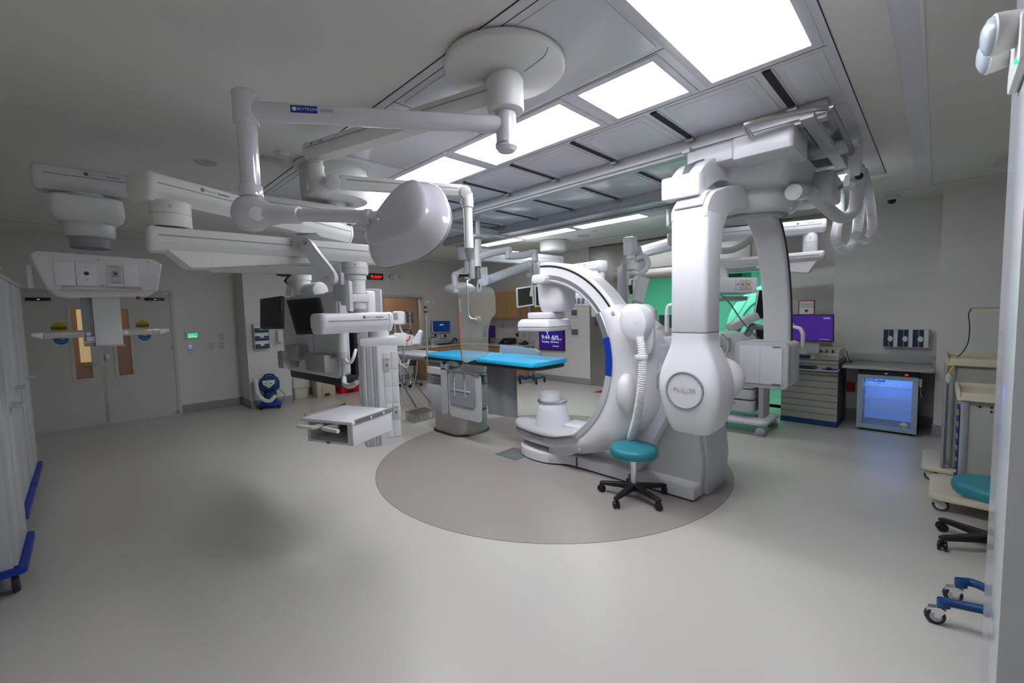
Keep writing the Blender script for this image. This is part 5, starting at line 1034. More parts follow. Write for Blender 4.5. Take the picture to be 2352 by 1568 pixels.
# ---- left wall far part: clock, emergency light, bins, warmer
a, c = PY(843, 627, YL-.03), PY(880, 643, YL-.03); t = T('digital_clock', 'black digital wall clock with red figures 9:44 25', 'clock', a.lerp(c, .5))
MB().box((a.x, YL-.04, c.z), (c.x, YL, a.z), .004).build('case', 'black', t); MB().text('9:44', (a.x+(c.x-a.x)*.48, YL-.042, (a.z+c.z)/2-.01), X3, Z3, .125, ext=.001).text('25', (a.x+(c.x-a.x)*.83, YL-.042, (a.z+c.z)/2), X3, Z3, .07, ext=.001).build('figures', 'ledr', t)
p = PY(908, 637, YL-.03); t = T('emergency_light', 'white twin emergency light on the wall right of the digital clock', 'emergency light', p); MB().box((p.x-.06, YL-.06, p.z-.055), (p.x+.07, YL, p.z+.055), .01).build('box', 'cream', t)
for s in (-1, 1): MB().cyl((p.x+s*.11, YL-.02, p.z), (p.x+s*.11, YL-.09, p.z), .05, .045, e=.008).build('lamp_head', 'offw', t)
p = PZ(688, 916, 0); t = T('waste_bin', 'cream waste bin with clear liner bag by the pier', 'bin', p); cB = p+V((.05, .12, 0))
MB().loft([[cB+V((x, y, z)) for x, y in rrect(w, l, .04)] for z, w, l in ((.0, .24, .20), (.01, .26, .22), (.38, .32, .28), (.385, .31, .27))]).build('bucket', 'cart', t); MB().loft([[cB+V((x*(1+.03*math.sin(9*i)), y, z+.01*math.sin(i*2.2))) for i, (x, y) in enumerate(rrect(w, l, .05))] for z, w, l in ((.22, .34, .30), (.26, .345, .305), (.40, .34, .30), (.42, .32, .28))]).build('liner_bag', 'bag', t, smooth=60)
for (px, py), w, l, hh, m, nm, lb, in (((752, 911), .40, .30, .55, 'beige', 'step_bin', 'beige pedal bin right of the cream waste bin'), ((806, 902), .44, .30, .42, 'red', 'step_bin', 'red pedal bin for biohazard waste behind the tower')):
    p = PZ(px, py, 0); t = T(nm, lb, 'bin', p+V((0, .15, 0))); cB = p+V((0, l/2+.02, 0))
    MB().loft([[cB+V((x, y, z)) for x, y in rrect(w*q, l*q, .015)] for z, q in ((0, .92), (hh, 1), (hh+.005, .98))]).build('body', m, t); MB().loft([[cB+V((x, y, z)) for x, y in rrect(w*q, l*q, .02)] for z, q in ((hh+.005, 1.02), (hh+.03, 1.0), (hh+.05, .9))]).build('lid', m, t)
    MB().box((cB.x-w*.22, cB.y-l/2-.012, .0), (cB.x+w*.22, cB.y-l/2+.015, hh*.42), .008).build('pedal_recess', m, t); MB().box((cB.x-w*.13, cB.y-l/2-.05, .03), (cB.x+w*.13, cB.y-l/2-.005, .07), .01).build('pedal', 'black', t)
p = PZ(628, 938, 0); cB = V((p.x, p.y+.14, 0)); t = T('patient_warmer', 'blue patient warming unit with white hose on a wheeled base by the pier', 'medical device', cB)
vd = V((-.35, -.94, 0)); sd = V((.94, -.35, 0)); f_ = (cB, sd, -vd, Z3)
MB().loft([[cB+sd*x+vd*(-y)+Z3*z for x, y in rrect(w, l, .06)] for z, w, l in ((.06, .34, .34), (.075, .36, .36), (.10, .34, .34), (.12, .28, .28))]).build('wheel_base', 'blue', t, smooth=50)
for sx in (-1, 1):
    for sy in (-1, 1): caster(t, cB+sd*sx*.14+vd*sy*.14, 1.0, r=.026)
MB().loft([[cB+sd*x+vd*(-y+dy)+Z3*z for x, y in rrect(w, l, .06)] for z, w, l, dy in ((.12, .22, .18, -.04), (.30, .20, .14, -.05), (.34, .26, .2, -.02))]).build('lower_body', 'blue2', t, smooth=50)
MB().loft([[cB+sd*x+vd*(-y)+Z3*z for x, y in rrect(w, l, .08)] for z, w, l in ((.33, .26, .22), (.36, .32, .26), (.46, .33, .26), (.54, .29, .22), (.585, .2, .16), (.59, .15, .1))]).build('upper_body', 'blue2', t, smooth=60)
MB().prism([(-.10, .05), (.10, .05), (.09, -.02), (.0, -.09), (-.09, -.02)], cB+vd*.136+Z3*.475, sd, Z3, vd*.012, e=.003).build('control_face', 'paper', t); MB().box((-.06, -.150, .46), (-.03, -.142, .475), f=f_).box((.02, -.150, .46), (.05, -.142, .475), f=f_).box((-.01, -.150, .43), (.015, -.142, .44), f=f_).box((-.02, -.15, .49), (.0, -.142, .50), f=f_).build('control_buttons', 'navy', t)
MB().tube([cB+sd*x+Z3*z for x, z in ((-.09, .55), (-.06, .61), (.06, .61), (.09, .55))], .016).build('carry_handle', 'blue2', t)
MB().hose([cB+sd*x+vd*y+Z3*z for x, y, z in ((-.22, .05, .56), (-.20, .08, .46), (-.18, .12, .30), (-.10, .16, .19), (0, .17, .15), (.06, .16, .20), (.10, .14, .24))], .038, pitch=.012, amp=.08).build('air_hose', 'cream', t)
b = MB().tube([cB+sd*.15+Z3*.33, cB+sd*.24+vd*.05+Z3*.22, cB+sd*.19+vd*.05+Z3*.12, cB+sd*.1+vd*.1+Z3*.16], .006); b.build('power_cable', 'dgrey', t)
p = PY(633, 790, 8.86); t = T('thermostat', 'small white thermostat on the pier right of the glove boxes', 'thermostat', p); MB().box((p.x-.03, 8.85, p.z-.035), (p.x+.035, 8.879, p.z+.04), .004).build('case', 'white', t); MB().box((p.x-.015, 8.847, p.z), (p.x+.02, 8.851, p.z+.02)).build('display', 'grey', t)
p = PY(643, 772, 8.82); t = T('sanitizer_dispenser', 'white sanitizer dispenser on the pier edge', 'dispenser', p); MB().rbox((p.x, 8.83, p.z), (.11, .10, .24), .03, e=.02).build('housing', 'white', t)
p = PZ(935, 872, 0); stool('black_stool', V((5.28, 8.62, 0)), 'black-seated chrome stool by the back worktop', seat='black', basem='chrome', rs=.19, zs=.58, rb=.25)
# floor markers
p = PZ(1382, 900, 0); tag(MB().prism([(-.28, 0), (.12, .14), (.12, -.14)], (p.x, p.y, .002), (.0, 1, 0), (1, 0, 0), (0, 0, .003)).build('floor_arrow', 'red'), 'red triangular floor marker in front of the steel door leaf', 'floor marker')
a = PZ(1150, 1027, 0); b_ = PZ(1200, 1012, 0); b = MB(); b.box((3.30, 3.28, 0), (3.62, 3.62, .004), .001); struct('floor_hatch', b, 'plate')
# ================================================================ LEFT CABINETS
def tallcab(label, y0, y1, x0=-.98, x1=-.47, H_=2.06):
    t = T('storage_cabinet', label, 'cabinet', ((x0+x1)/2, (y0+y1)/2, 0))
    MB().box((x0, y0, .17), (x1-.02, y1, H_-.02), .004).build('case', 'pine', t); MB().box((x0-.01, y0-.01, H_-.03), (x1+.01, y1+.01, H_), .008).build('top_cap', 'pine', t)
    m = (y0+y1)/2
    for a, c in ((y0+.004, m-.002), (m+.002, y1-.004)):
        d = MB().box((x1-.022, a, .18), (x1, c, H_-.035), .003).build('door', 'pine', t)
    y_ = m+.10; MB().tube([(x1, y_-.07, 1.12), (x1+.055, y_-.07, 1.12), (x1+.062, y_-.06, 1.12), (x1+.062, y_+.06, 1.12), (x1+.055, y_+.07, 1.12), (x1, y_+.07, 1.12)], .011, smooth=3).build('handle', 'lgrey', t)
    MB().loft([[V(((x0+x1)/2+x, (y0+y1)/2+y, z)) for x, y in rrect(x1-x0+.07, y1-y0+.05, .04)] for z in (.13, .172)]).build('bumper', 'blue', t)
    for x in (x0+.07, x1-.02):
        for y in (y0+.06, y1-.06):
            p = V((x, y, .062)); w = MB().cyl(p-V((.016, .0, 0)), p+V((.016, 0, 0)), .062, e=.008, n=28).build('caster', 'wheel', t); MB().cyl(p-V((.02, 0, 0)), p+V((.02, 0, 0)), .03).build('caster_hub', 'grey', w); MB().box((x-.024, y-.03, .07), (x+.024, y+.03, .13), .006).build('caster_fork', 'alu', w)
            if x > x0+.1: MB().box((x+.0, y+.03, .10), (x+.05, y+.075, .112), .004).build('brake_lever', 'red', w)
tallcab('tall pale grey wheeled cabinet with blue bumper, nearest on the left', 3.95, 4.55, -.89, -.375)
tallcab('tall pale grey wheeled cabinet with blue bumper, middle one on the left', 5.02, 5.88, -.94, -.435)
tallcab('tall pale grey wheeled cabinet with blue bumper, one nearest the double door', 5.96, 6.82, -.94, -.435)
p = PZ(0, 1412, .12); t = T('storage_cabinet', 'corner of a fourth wheeled cabinet with blue bumper at the left picture edge', 'cabinet', (-.75, 3.7, 0)); MB().box((-.98, 3.25, .17), (-.60, 3.80, 1.0), .004).build('case', 'pine', t); MB().loft([[V((-.79+x, 3.54+y, z)) for x, y in rrect(.44, .60, .04)] for z in (.13, .172)]).build('bumper', 'blue', t)
for x, y in ((-.9, 3.35), (-.65, 3.35), (-.9, 3.72), (-.65, 3.72)): MB().cyl((x-.015, y, .062), (x+.015, y, .062), .062, e=.008).cyl((x, y, .1), (x, y, .135), .02).build('caster', 'wheel', t)
# ================================================================ EMERGENCY LIGHT ON THE WALL STUB
ys = -.17
t = T('emergency_light', 'cream twin emergency light with green indicator on the near right wall edge', 'emergency light', (2.15, ys, 2.45))
zq = PX(2335, 105, 2.05).z; MB().rbox((2.13, ys+.012, zq), (.30, .024, .15), .02, ax='y', e=.006).build('box', 'cream', t)
for (x, y), X_ in (((2303, 82), 2.06), ((2291, 128), 2.27)):
    c_ = PX(x-22, y, X_); d = (rt*-.84+fw*.62+up*.0).normalized(); MB().lathe(c_, [(.010, -.085), (.03, -.08), (.050, -.055), (.058, -.02), (.060, .0), (.057, .004)], ax=d, n=32, hint=Z3).build('lamp_head', 'cream', t)
    MB().lathe(c_, [(.056, .003), (.050, .014), (.03, .024), (0, .027)], ax=d, n=32, hint=Z3).build('lamp_lens', 'acry2', t)
    MB().cyl(c_-d*.07, V((c_.x, ys+.01, c_.z)), .012).build('head_arm', 'cream', t)
q = PX(2334, 142, 2.0); MB().ball(V((q.x, ys+.026, q.z)), .007).build('indicator', 'ledg', t)
# ================================================================ SCANNER ROOM BEHIND THE OPENING
GX0, GX1 = XR+.15, 13.2
wg = mat('scanner_room_wall', (.7, .75, .72), .5)
b = MB(); b.box((GX1, -1.5, 0), (GX1+.1, 7.5, HC)); b.box((GX0, -1.6, 0), (GX1, -1.5, HC)); b.box((GX0, 7.5, 0), (GX1, 7.6, HC)); struct('wall_scanner_room', b, wg)
b = MB(); b.box((GX0-.1, -1.5, -.1), (GX1, 7.5, 0)); struct('floor_scanner_room', b, 'floor'); b = MB(); b.box((GX0, -1.5, HC-.25), (GX1, 7.5, HC)); struct('ceiling_scanner_room', b, wg)
def lamp(name, kind, loc, col_, e, size=1, rot=(0, 0, 0), sy=None):
    l = bpy.data.lights.new(name, kind); l.color = col_; l.energy = e
    if kind == 'AREA': l.size = size; l.shape = 'RECTANGLE'; l.size_y = sy or size
    else: l.shadow_soft_size = size
    o = bpy.data.objects.new(name, l); COL.objects.link(o); o.location = loc; o.rotation_euler = rot; return o
for y in (1.2, 3.6, 6.0): lamp('green_room_lamp', 'AREA', (10.4, y, HC-.30), (.16, 1, .62), 34, 1.6, sy=1.0)
for k, (x, y) in enumerate(((9.8, 4.4), (9.8, 3.0))):
    t = T('ceiling_light', 'white ceiling panel in the green-lit scanner room, %s of two' % ('left', 'right')[k], 'light', (x, y, HC-.27)); MB().box((x-.3, y-.62, HC-.262), (x+.3, y+.62, HC-.25)).build('frame', 'white', t); MB().box((x-.26, y-.55, HC-.266), (x+.26, y+.55, HC-.26)).build('diffuser', mat('panel_mint', (1, 1, 1), .5, emit=(.5, 1, .85), es=1.6), t)
for k in range(4): p = V((12.2, 4.9-.32*k, HC-.251)); t = T('downlight', 'small blue-white downlight in the scanner room, %s' % ('leftmost of four', 'second from the left', 'third from the left', 'rightmost of four')[k], 'light', p, group='downlights in the scanner room'); MB().cyl(p, p-Z3*.01, .06).build('lens', mat('downlight_lens', (1, 1, 1), .4, emit=(.4, .6, 1), es=6) if k == 0 else 'downlight_lens' if 0 else MATS['downlight_lens'], t)
t = T('mri_scanner', 'large round magnet scanner glowing mint in the room behind the wall opening', 'MRI scanner', (11.4, 2.5, 0))
cM = V((11.0, 2.5, 1.1)); prof = [(.33, 0), (.36, -.04), (.55, -.10), (1.02, -.10), (1.10, -.04), (1.12, .05), (1.12, 1.6), (.36, 1.6), (.33, 1.5)]
MB().loft([[cM+X3*h+Y3*(r*math.cos(2*math.pi*i/56))+Z3*(r*math.sin(2*math.pi*i/56)*.97) for i in range(56)] for r, h in prof], cap=False, closed=True).build('magnet_housing', 'mri', t, smooth=40)
MB().tube([cM+X3*-.11+Y3*(.78*math.cos(a))+Z3*(.78*math.sin(a)) for a in [2*math.pi*i/40 for i in range(40)]], .012, closed=True, smooth=1).build('front_ring', 'teal', t)
MB().box((9.0, 2.2, .45), (11.0, 2.8, .62), .04).box((9.2, 2.3, 0), (10.7, 2.7, .45), .03).build('patient_couch', 'mri', t)
t = T('projector_box', 'dark green box hanging under the scanner room ceiling', 'device', (9.6, 1.8, 2.4)); p = PX(1685, 625, 9.3); MB().box((9.3, p.y-.16, p.z-.10), (9.9, p.y+.12, p.z+.12), .01).build('box', mat('green_dark_box', (.03, .12, .08), .5), t); MB().box((9.28, p.y+.12, p.z-.08), (9.9, p.y+.36, p.z+.12), .01).build('side_panel', 'offw', t); MB().cyl((9.6, p.y, p.z+.1), (9.6, p.y, HC-.26), .03).build('hanger', 'offw', t)
# sliding glass leaf at the left of the opening
b = MB(); b.box((XR+.02, 4.50, 0), (XR+.06, 4.56, OZ)); b.box((XR+.02, 4.30, 0), (XR+.06, 4.36, OZ)); fr_ = struct('window_2', b, 'steel'); MB().box((XR+.035, 4.36, 0), (XR+.043, 4.50, OZ)).build('pane', 'glass', fr_)
# far equipment trolley in scanner room
p = PX(1533, 765, 9.4); t = T('equipment_trolley', 'dark monitor trolley standing in the green-lit scanner room', 'trolley', (9.4, p.y, 0)); MB().cyl((9.4, p.y, .1), (9.4, p.y, 1.2), .03).box((9.15, p.y-.25, .03), (9.65, p.y+.25, .10), .02).box((9.2, p.y-.2, .9), (9.6, p.y+.2, .94), .01).build('frame', 'mri', t); MB().box((9.35, p.y-.22, 1.2), (9.4, p.y+.18, 1.5), .01).build('display', 'dgrey', t)
p = PX(1509, 745, GX1-.02); tag(MB().box((GX1-.02, p.y-.13, p.z-.2), (GX1-.001, p.y+.13, p.z+.2)).build('yellow_notice', 'yellow'), 'yellow notice on the far wall of the scanner room', 'sign')
# ================================================================ ANAESTHESIA MACHINE BEHIND THE LATERAL DETECTOR
ax, ay = 6.02, 1.88
t = T('anaesthesia_machine', 'wheeled anaesthesia machine with drawers and two tall screens behind the lateral detector', 'anaesthesia machine', (ax+.3, ay, 0))
MB().loft([[V((ax+.30+x, ay+y, z)) for x, y in rrect(w, l, .10)] for z, w, l in ((.13, .66, .74), (.14, .72, .80), (.17, .72, .80), (.20, .62, .72))]).build('base_deck', 'white', t, smooth=50)
MB().box((ax-.075, ay-.15, .13), (ax-.02, ay+.28, .15), .01).build('foot_rest', 'ltblue', t)
for sx, sy in ((0, -1), (0, 1), (1, -1), (1, 1)):
    p = V((ax+(.0 if sx == 0 else .6), ay+sy*.32, .055)); w = MB().cyl(p-V((.02, .012, 0)), p+V((.02, .012, 0)), .055, e=.01, n=28).build('caster', 'white', t); MB().lathe(p, [(.056, -.006), (.057, .006)], ax=(1, .5, 0)).build('caster_tyre', 'wheel', w); MB().loft([[p+V((x, y, z-.055)) for x, y in rrect(.15, .13, .06)] for z in (.002, .045)]).build('cable_guard', 'grey', w)
for k, z in enumerate((.28, .44, .58)):
    d = MB().rbox((ax+.25, ay+.06, z+.065), (.46, .58, (.15, .13, .12)[k]), .05, e=.01).build('drawer', 'offw', t)
    MB().lathe((ax+.02, ay+.06, z+.115), [(.085, 0), (.075, .018), (.0, .02)], ax=(0, 0, -1), sx=1, n=28).build('drawer_pull', 'ltblue', d)
MB().box((ax+.10, ay-.33, .18), (ax+.40, ay-.27, .86), .01).build('side_post', 'lgrey', t)
MB().box((ax+.0, ay-.30, .74), (ax+.56, ay+.36, .80), .02).build('work_surface', 'white', t)
MB().box((ax+.10, ay-.25, .80), (ax+.55, ay+.40, 1.30), .02).build('upper_body', 'offw', t)
MB().box((ax+.05, ay+.08, 1.05), (ax+.30, ay+.50, 1.24), .02).build('vaporizer_block', 'lgrey', t)
for y in (ay+.18, ay+.30): MB().cyl((ax+.05, y, 1.12), (ax+.02, y, 1.12), .018).build('control_knob', 'dgrey', t)
A, B, C = D(1741, 664, 5.3), D(1774, 664, 5.25), D(1730, 733, 5.3)
monitor('', '', A, B, C, par=t, frame='white', bez=.015, th=.06); A, B, C = D(1732, 748, 5.3), D(1772, 748, 5.2), D(1734, 784, 5.3); monitor('', '', A, B, C, par=t, frame='white', bez=.02, th=.08)
fo = (D(1705, 740, 5.2)); MB().box((-.17, -.10, -.04), (.17, .10, .05), .02, f=(fo, (rt*.9+up*.42).normalized(), fw.cross(rt).cross(rt).normalized()*-1, (up*.9-rt*.42).normalized())).build('display_arm', 'lgrey', t)
MB().cyl(D(1690, 758, 5.2), D(1698, 742, 5.2), .05).cyl(D(1715, 770, 5.2), D(1728, 748, 5.2), .04).cyl(D(1728, 748, 5.2), D(1748, 752, 5.25), .035).build('arm_joint', 'grey', t)
MB().tube([D(x, y, 5.0) for x, y in ((1655, 676), (1675, 695), (1705, 738), (1730, 765), (1748, 785))], .008).build('gas_hose', 'dgrey', t)
MB().tube([D(x, y, 5.0) for x, y in ((1655, 757), (1675, 745), (1700, 715), (1722, 678))], .005).build('gas_hose', 'tube', t)
for k in range(5): MB().tube([D(1655+4*k, 765+3*k, 5.3), D(1668+2*k, 775+5*k, 5.3), D(1675-3*k, 800+5*k, 5.35), D(1660, 815+k*2, 5.4)], .008).build('breathing_tube', 'lgrey' if k % 2 else 'tube', t)
MB().box((0, 0, 0), (.12, .1, .12), .02, f=(D(1655, 790, 5.4), X3, Y3, Z3)).build('sampling_box', 'white', t)

lamp('entry_unseen_fill', 'AREA', (-.45, -.7, HC-.05), (1, .98, .95), 5, .6)  # unseen fill added behind the camera to lighten the near wall stub
lamp('control_room_fill', 'AREA', (5.6, YL+1.1, HC-.1), (1, .82, .6), 24, 1.0)  # added fill without a fixture, brightens the room behind the observation window
lamp('corridor_fill', 'AREA', (.2, YL+1.0, HC-.1), (1, .8, .5), 8, 1.0)  # fill added out of view so the orange corridor walls read as lit
# ================================================================ FAR BOOMS
def boom(label, hub, zt=2.80, r=.26):
    t = T('equipment_boom', label, 'ceiling boom', (hub[0], hub[1], HC)); MB().lathe((hub[0], hub[1], 0), [(r+.04, HC-.008), (r+.04, HC-.02), (r, HC-.022), (r, zt+.02), (r-.02, zt), (r*.4, zt-.005)], n=44).build('mount_drum', 'cream', t); return t
hb = (6.55, 5.33); t = boom('far white ceiling boom with drum mount behind the grey jointed arm', hb)
L = D(1078, 604, 7.0); L.z = 2.62; beam(t, L, (hb[0], hb[1], 2.62), h=.20, w=.22, m='white', ea=.15, eb=.18)
col(t, L, 2.22, 2.52, .085, m='white')
R_e = D(1375, 612, 7.2); R_e.z = 2.38; beam(t, (hb[0], hb[1], 2.40), R_e, h=.19, w=.22, m='white', lg=(.7, 1)); col(t, (hb[0], hb[1], 0), 2.49, 2.54, .12)
col(t, R_e, 2.05, 2.30, .10, m='white'); q = V((R_e.x, R_e.y, 1.97)); MB().rbox(q, (.30, .30, .18), .06, e=.03).build('joint_block', 'white', t)
e = D(1328, 690, 7.3); MB().box((-.17, -.1, -.10), (.17, .1, .09), .01, f=(V((e.x, e.y, e.z)), rt, fw, Z3)).build('outlet_box', 'white', t)
MB().cyl(V((e.x, e.y, e.z+.08)), V((e.x, e.y, e.z+.35)), .06).tube([V((e.x, e.y, e.z+.3)), q], .05).build('outlet_column', 'white', t)
for k in range(3): MB().box((-.10+k*.07, -.108, -.06), (-.05+k*.07, -.1, .03), .002, f=(e, rt, fw, Z3)).build('outlet', 'dgrey', t)
# spring arm with hand control hanging from far boom
t = T('spring_arm', 'white spring arm sloping up to the right with small tray and hand control hanging', 'support arm', D(1110, 640, 6.4))
a0, a1, a2 = D(1110, 615, 6.4), D(1112, 646, 6.4), D(1222, 605, 6.2)
MB().cyl(a0, a1, .06).build('drop_column', 'white', t); MB().cyl(a1-fw*.06, a1+fw*-.14, .085, e=.01).build('lower_joint', 'white', t); MB().loft([[a1+x_*rt*0+basis((a2-a1))[0]*x+basis((a2-a1))[1]*y for x, y in rrect(.13, .10, .03)] for x_ in (0,)]+[[a2+basis((a2-a1))[0]*x+basis((a2-a1))[1]*y for x, y in rrect(.11, .10, .03)]]).build('sloping_arm', 'white', t)
MB().tube([a2, D(1231, 600, 6.2), D(1230, 615, 6.2), D(1230, 632, 6.2)], .045).build('end_elbow', 'white', t); MB().tube([D(1219, 632, 6.2), D(1220, 612, 6.2), D(1228, 603, 6.2)], .02).build('side_handle', 'offw', t)
MB().box((-.12, -.1, -.03), (.16, .1, .03), .01, f=(D(1228, 634, 6.2), rt, fw, Z3)).build('tray', 'lgrey', t)
MB().cyl(D(1223, 655, 6.15), D(1219, 680, 6.15), .022, .018).tube([D(1225, 640, 6.15), D(1221, 645, 6.15), D(1223, 656, 6.15)], .008).build('hand_control', 'cream', t)
# grey jointed arm from the rail
t = T('jointed_arm', 'grey jointed arm on a ceiling post with a snap hook hanging beside the shield', 'support arm', D(1098, 545, 5.6))
dj_ = 5.6; MB().cyl(PZ(1098, 545, HC-.12) if 0 else D(1098, 548, dj_), D(1098, 612, dj_), .045).build('post', 'offw', t); q = D(1098, 545, dj_); MB().cyl(q, V((q.x, q.y, HC-.02)), .03).box((q.x-.12, q.y-.10, q.z-.01), (q.x+.12, q.y+.10, q.z+.02), .01).build('ceiling_plate', 'offw', t)
MB().tube([D(1102, 590, dj_), D(1130, 581, dj_), D(1165, 574, dj_)], .048, n=8).build('upper_link', 'lgrey', t); MB().cyl(D(1168, 568, dj_), D(1168, 594, dj_), .045).build('elbow', 'lgrey', t); MB().tube([D(1168, 588, dj_), D(1200, 586, dj_), D(1225, 580, dj_)], .048, n=8).build('lower_link', 'lgrey', t); MB().cyl(D(1228, 574, dj_), D(1229, 600, dj_), .042).build('end_joint', 'lgrey', t)
MB().cyl(D(1099, 612, dj_), D(1099, 628, dj_), .02).cyl(D(1099, 628, dj_), D(1100, 640, dj_), .03).build('hook_swivel', 'dgrey', t); MB().tube([D(1100, 642, dj_), D(1097, 656, dj_), D(1099, 668, dj_), D(1105, 662, dj_), D(1102, 646, dj_)], .010).build('snap_hook', 'ltblue', t)
# far lamp seen left of the shield
t = T('surgical_lamp', 'second surgical lamp, small pale dome seen far behind the hanging shield', 'surgical lamp', D(1058, 660, 7.2)); c_ = D(1056, 662, 7.2)
MB().ball(c_, .26, (1, 1, .38)).build('lamp_dome', 'offw', t); MB().tube([D(1048, 672, 7.0), D(1046, 655, 7.0), D(1044, 632, 7.0), D(1052, 628, 7.0), D(1070, 618, 7.1), D(1082, 612, 7.1)], .05).build('lamp_yoke', 'white', t); MB().box((-.03, -.02, -.02), (.03, .02, .02), .004, f=(D(1032, 664, 7.05), rt, fw, Z3)).build('blue_label', 'bluep', t)
# right far boom
hb = (5.62, 2.42); t = boom('white double boom behind the lateral column with outlet box over the green opening', hb, 2.72, .18)
R1 = D(1862, 522, 5.0); R1.z = PX(1862, 522, R1.x).z; zR = R1.z; q0 = V((hb[0], hb[1], zR)); beam(t, q0, R1, h=.15, w=.2, m='white', lg=(.90, 1), ea=.15, eb=.13)
zR2 = PX(1862, 590, R1.x).z; col(t, R1, zR2+.06, zR-.07, .075, m='white'); L2 = D(1660, 600, 5.6); L2.z = zR2; R2 = V((R1.x, R1.y, zR2)); bb = beam(t, L2, R2, h=.115, w=.2, m='white', ea=.1, eb=.13)
dd_ = (L2-R2).normalized(); MB().prism([(-.08, 0), (.55, 0), (.55, -.03), (.05, -.13), (-.0, -.13)], R2-Z3*.055, dd_, Z3, dd_.cross(Z3)*.16, e=.012).build('fairing', 'white', bb)
L3 = D(1470, 580, 6.6); L3.z = PX(1470, 580, L3.x).z; beam(t, L3, (hb[0], hb[1], L3.z), h=.15, w=.2, m='white', lg=(.08, 1))
c_ = D(1660, 640, 5.6); MB().cyl(D(1660, 608, 5.6), D(1660, 640, 5.6), .07).build('outlet_column', 'white', t); e = D(1688, 657, 5.45)
MB().box((-.30, -.15, -.10), (.20, .15, .09), .015, f=(e, rt, fw, Z3)).build('outlet_box', 'white', t)
for k, (x0, x1, m) in enumerate(((-.07, -.02, 'white'), (-.01, .05, 'cart'), (.06, .13, 'cart'))): pn = MB().box((x0, -.158, -.055), (x1, -.15, .06), .002, f=(e, rt, fw, Z3)).build('outlet_panel', m, t); MB().box((x0+.015, -.161, -.01), (x0+.022, -.157, .015), f=(e, rt, fw, Z3)).box((x0+.03, -.161, -.01), (x0+.037, -.157, .015), f=(e, rt, fw, Z3)).build('socket', 'dgrey', pn)
MB().box((-.20, -.12, -.19), (.10, .10, -.14), .005, f=(e, rt, fw, Z3)).build('lower_rail', 'steel', t)
MB().tube([D(1655, 576, 4.6), D(1680, 574, 4.6), D(1705, 563, 4.6), D(1728, 547, 4.6)], .035).build('curved_tube', 'lgrey', t)
# edge-on monitor with curved arm
t = T('swivel_monitor', 'monitor seen edge-on with curved white arm before the green opening', 'monitor', D(1450, 600, 5.6)); d0 = 5.6
MB().box((-.055, -.05, -.28), (.0, .22, .30), .008, f=(D(1437, 660, d0), rt, fw, Z3)).build('monitor_front', 'grey', t); MB().box((0, -.0, -.25), (.06, .2, .22), .03, f=(D(1437, 660, d0), rt, fw, Z3)).build('monitor_back', 'white', t)
MB().prism([(.0, .12), (.16, .08), (.08, -.24), (-.04, -.20)], D(1460, 655, d0), rt, Z3, fw*.16, e=.01).build('mount_plate', 'offw', t)
MB().tube([D(1460, 594, d0), D(1478, 588, d0), D(1488, 600, d0), D(1486, 615, d0), D(1472, 628, d0)], .035).build('curved_arm', 'white', t)
MB().rbox(D(1448, 566, d0), (.15, .15, .24), .04, e=.02).cyl(D(1448, 580, d0), D(1449, 595, d0), .055).build('arm_joint', 'white', t)
MB().loft([[c+rt*x+fw*y for x, y in rrect(.13, .12, .03)] for c in (D(1460, 568, d0+.1), D(1474, 622, d0+.1))]).build('sloping_arm', 'offw', t)
MB().tube([D(1447, 670, d0-.1), D(1447, 645, d0-.1), D(1455, 641, d0-.1), D(1462, 644, d0-.1)], .014).build('rail_handle', 'white', t); MB().cyl(D(1448, 655, d0-.12), D(1450, 675, d0-.12), .025, .02).build('hand_tool', 'black', t)
MB().tube([D(1478, 650, d0-.05), D(1484, 655, d0-.05), D(1482, 664, d0-.05), D(1474, 666, d0-.05)], .012).build('side_handle', 'offw', t)
# ================================================================ LARGE DISPLAY AND MONITORS AT THE LEFT
A, B = D(650, 780, 4.3), D(776, 780, 3.55); A.z = B.z = 0; z0, z1 = 1.13, 1.86
t = T('large_display', 'back of the large ceiling-hung display, a pale panel with steel boxes mounted on it', 'display', (A+B)/2+Z3*z0)
ux = (B-A).normalized(); nn = Z3.cross(ux); nn = nn if nn.dot(V((-A.x, -A.y, 0))) > 0 else -nn; Ld = (B-A).length; f = (A, ux, nn, Z3)
MB().loft([[A+ux*(Ld/2+x)+nn*d+Z3*((z0+z1)/2+z) for x, z in rrect(Ld-2*q, z1-z0-2*q, .06)] for d, q in ((0, .015), (-.015, 0), (-.10, .0))]).build('rear_shell', 'offw', t, smooth=50)
MB().box((.06, -.15, z0-.075), (Ld+.04, -.02, z0+.03), .03, f=f).build('screen_lip', 'black', t); MB().box((Ld, -.05, z0-.02), (Ld+.015, -.02, z1-.02), .006, f=f).build('screen_edge', 'lgrey', t); MB().box((.0, -.16, z0), (Ld+.03, -.13, z1), .01, f=f).build('screen', 'black', t)
MB().box((Ld*.60, .0, 1.25), (Ld*.605, .003, z1-.02), f=f).build('shell_seam', 'grey', t)
def onp(px, py, off=0): r = ray(px, py); return CAM+r*((A+nn*off-CAM).dot(nn)/r.dot(nn))
for (x0, y0, x1, y1), dpt, l in (((637, 806, 651, 846), .14, 'steel dispenser box on the display back, leftmost and lowest of three'), ((656, 792, 684, 828), .10, 'steel dispenser box on the display back, middle one above its neighbours'), ((700, 812, 746, 856), .12, 'steel dispenser box on the display back, rightmost and largest')):
    a, c = onp(x0, y0, dpt), onp(x1, y1, dpt); la, lc = (a-A).dot(ux), (c-A).dot(ux); bx = T('dispenser_box', l, 'box', A+ux*la+Z3*c.z)
    MB().box((max(la, .0)+.0, .004, c.z), (lc-.0, dpt, a.z), .003, f=f).build('box', 'steel', bx); MB().box((la+.02, dpt-.02, a.z), (lc-.02, dpt-.012, a.z+.004), f=f).build('box_lip', 'alu', bx)
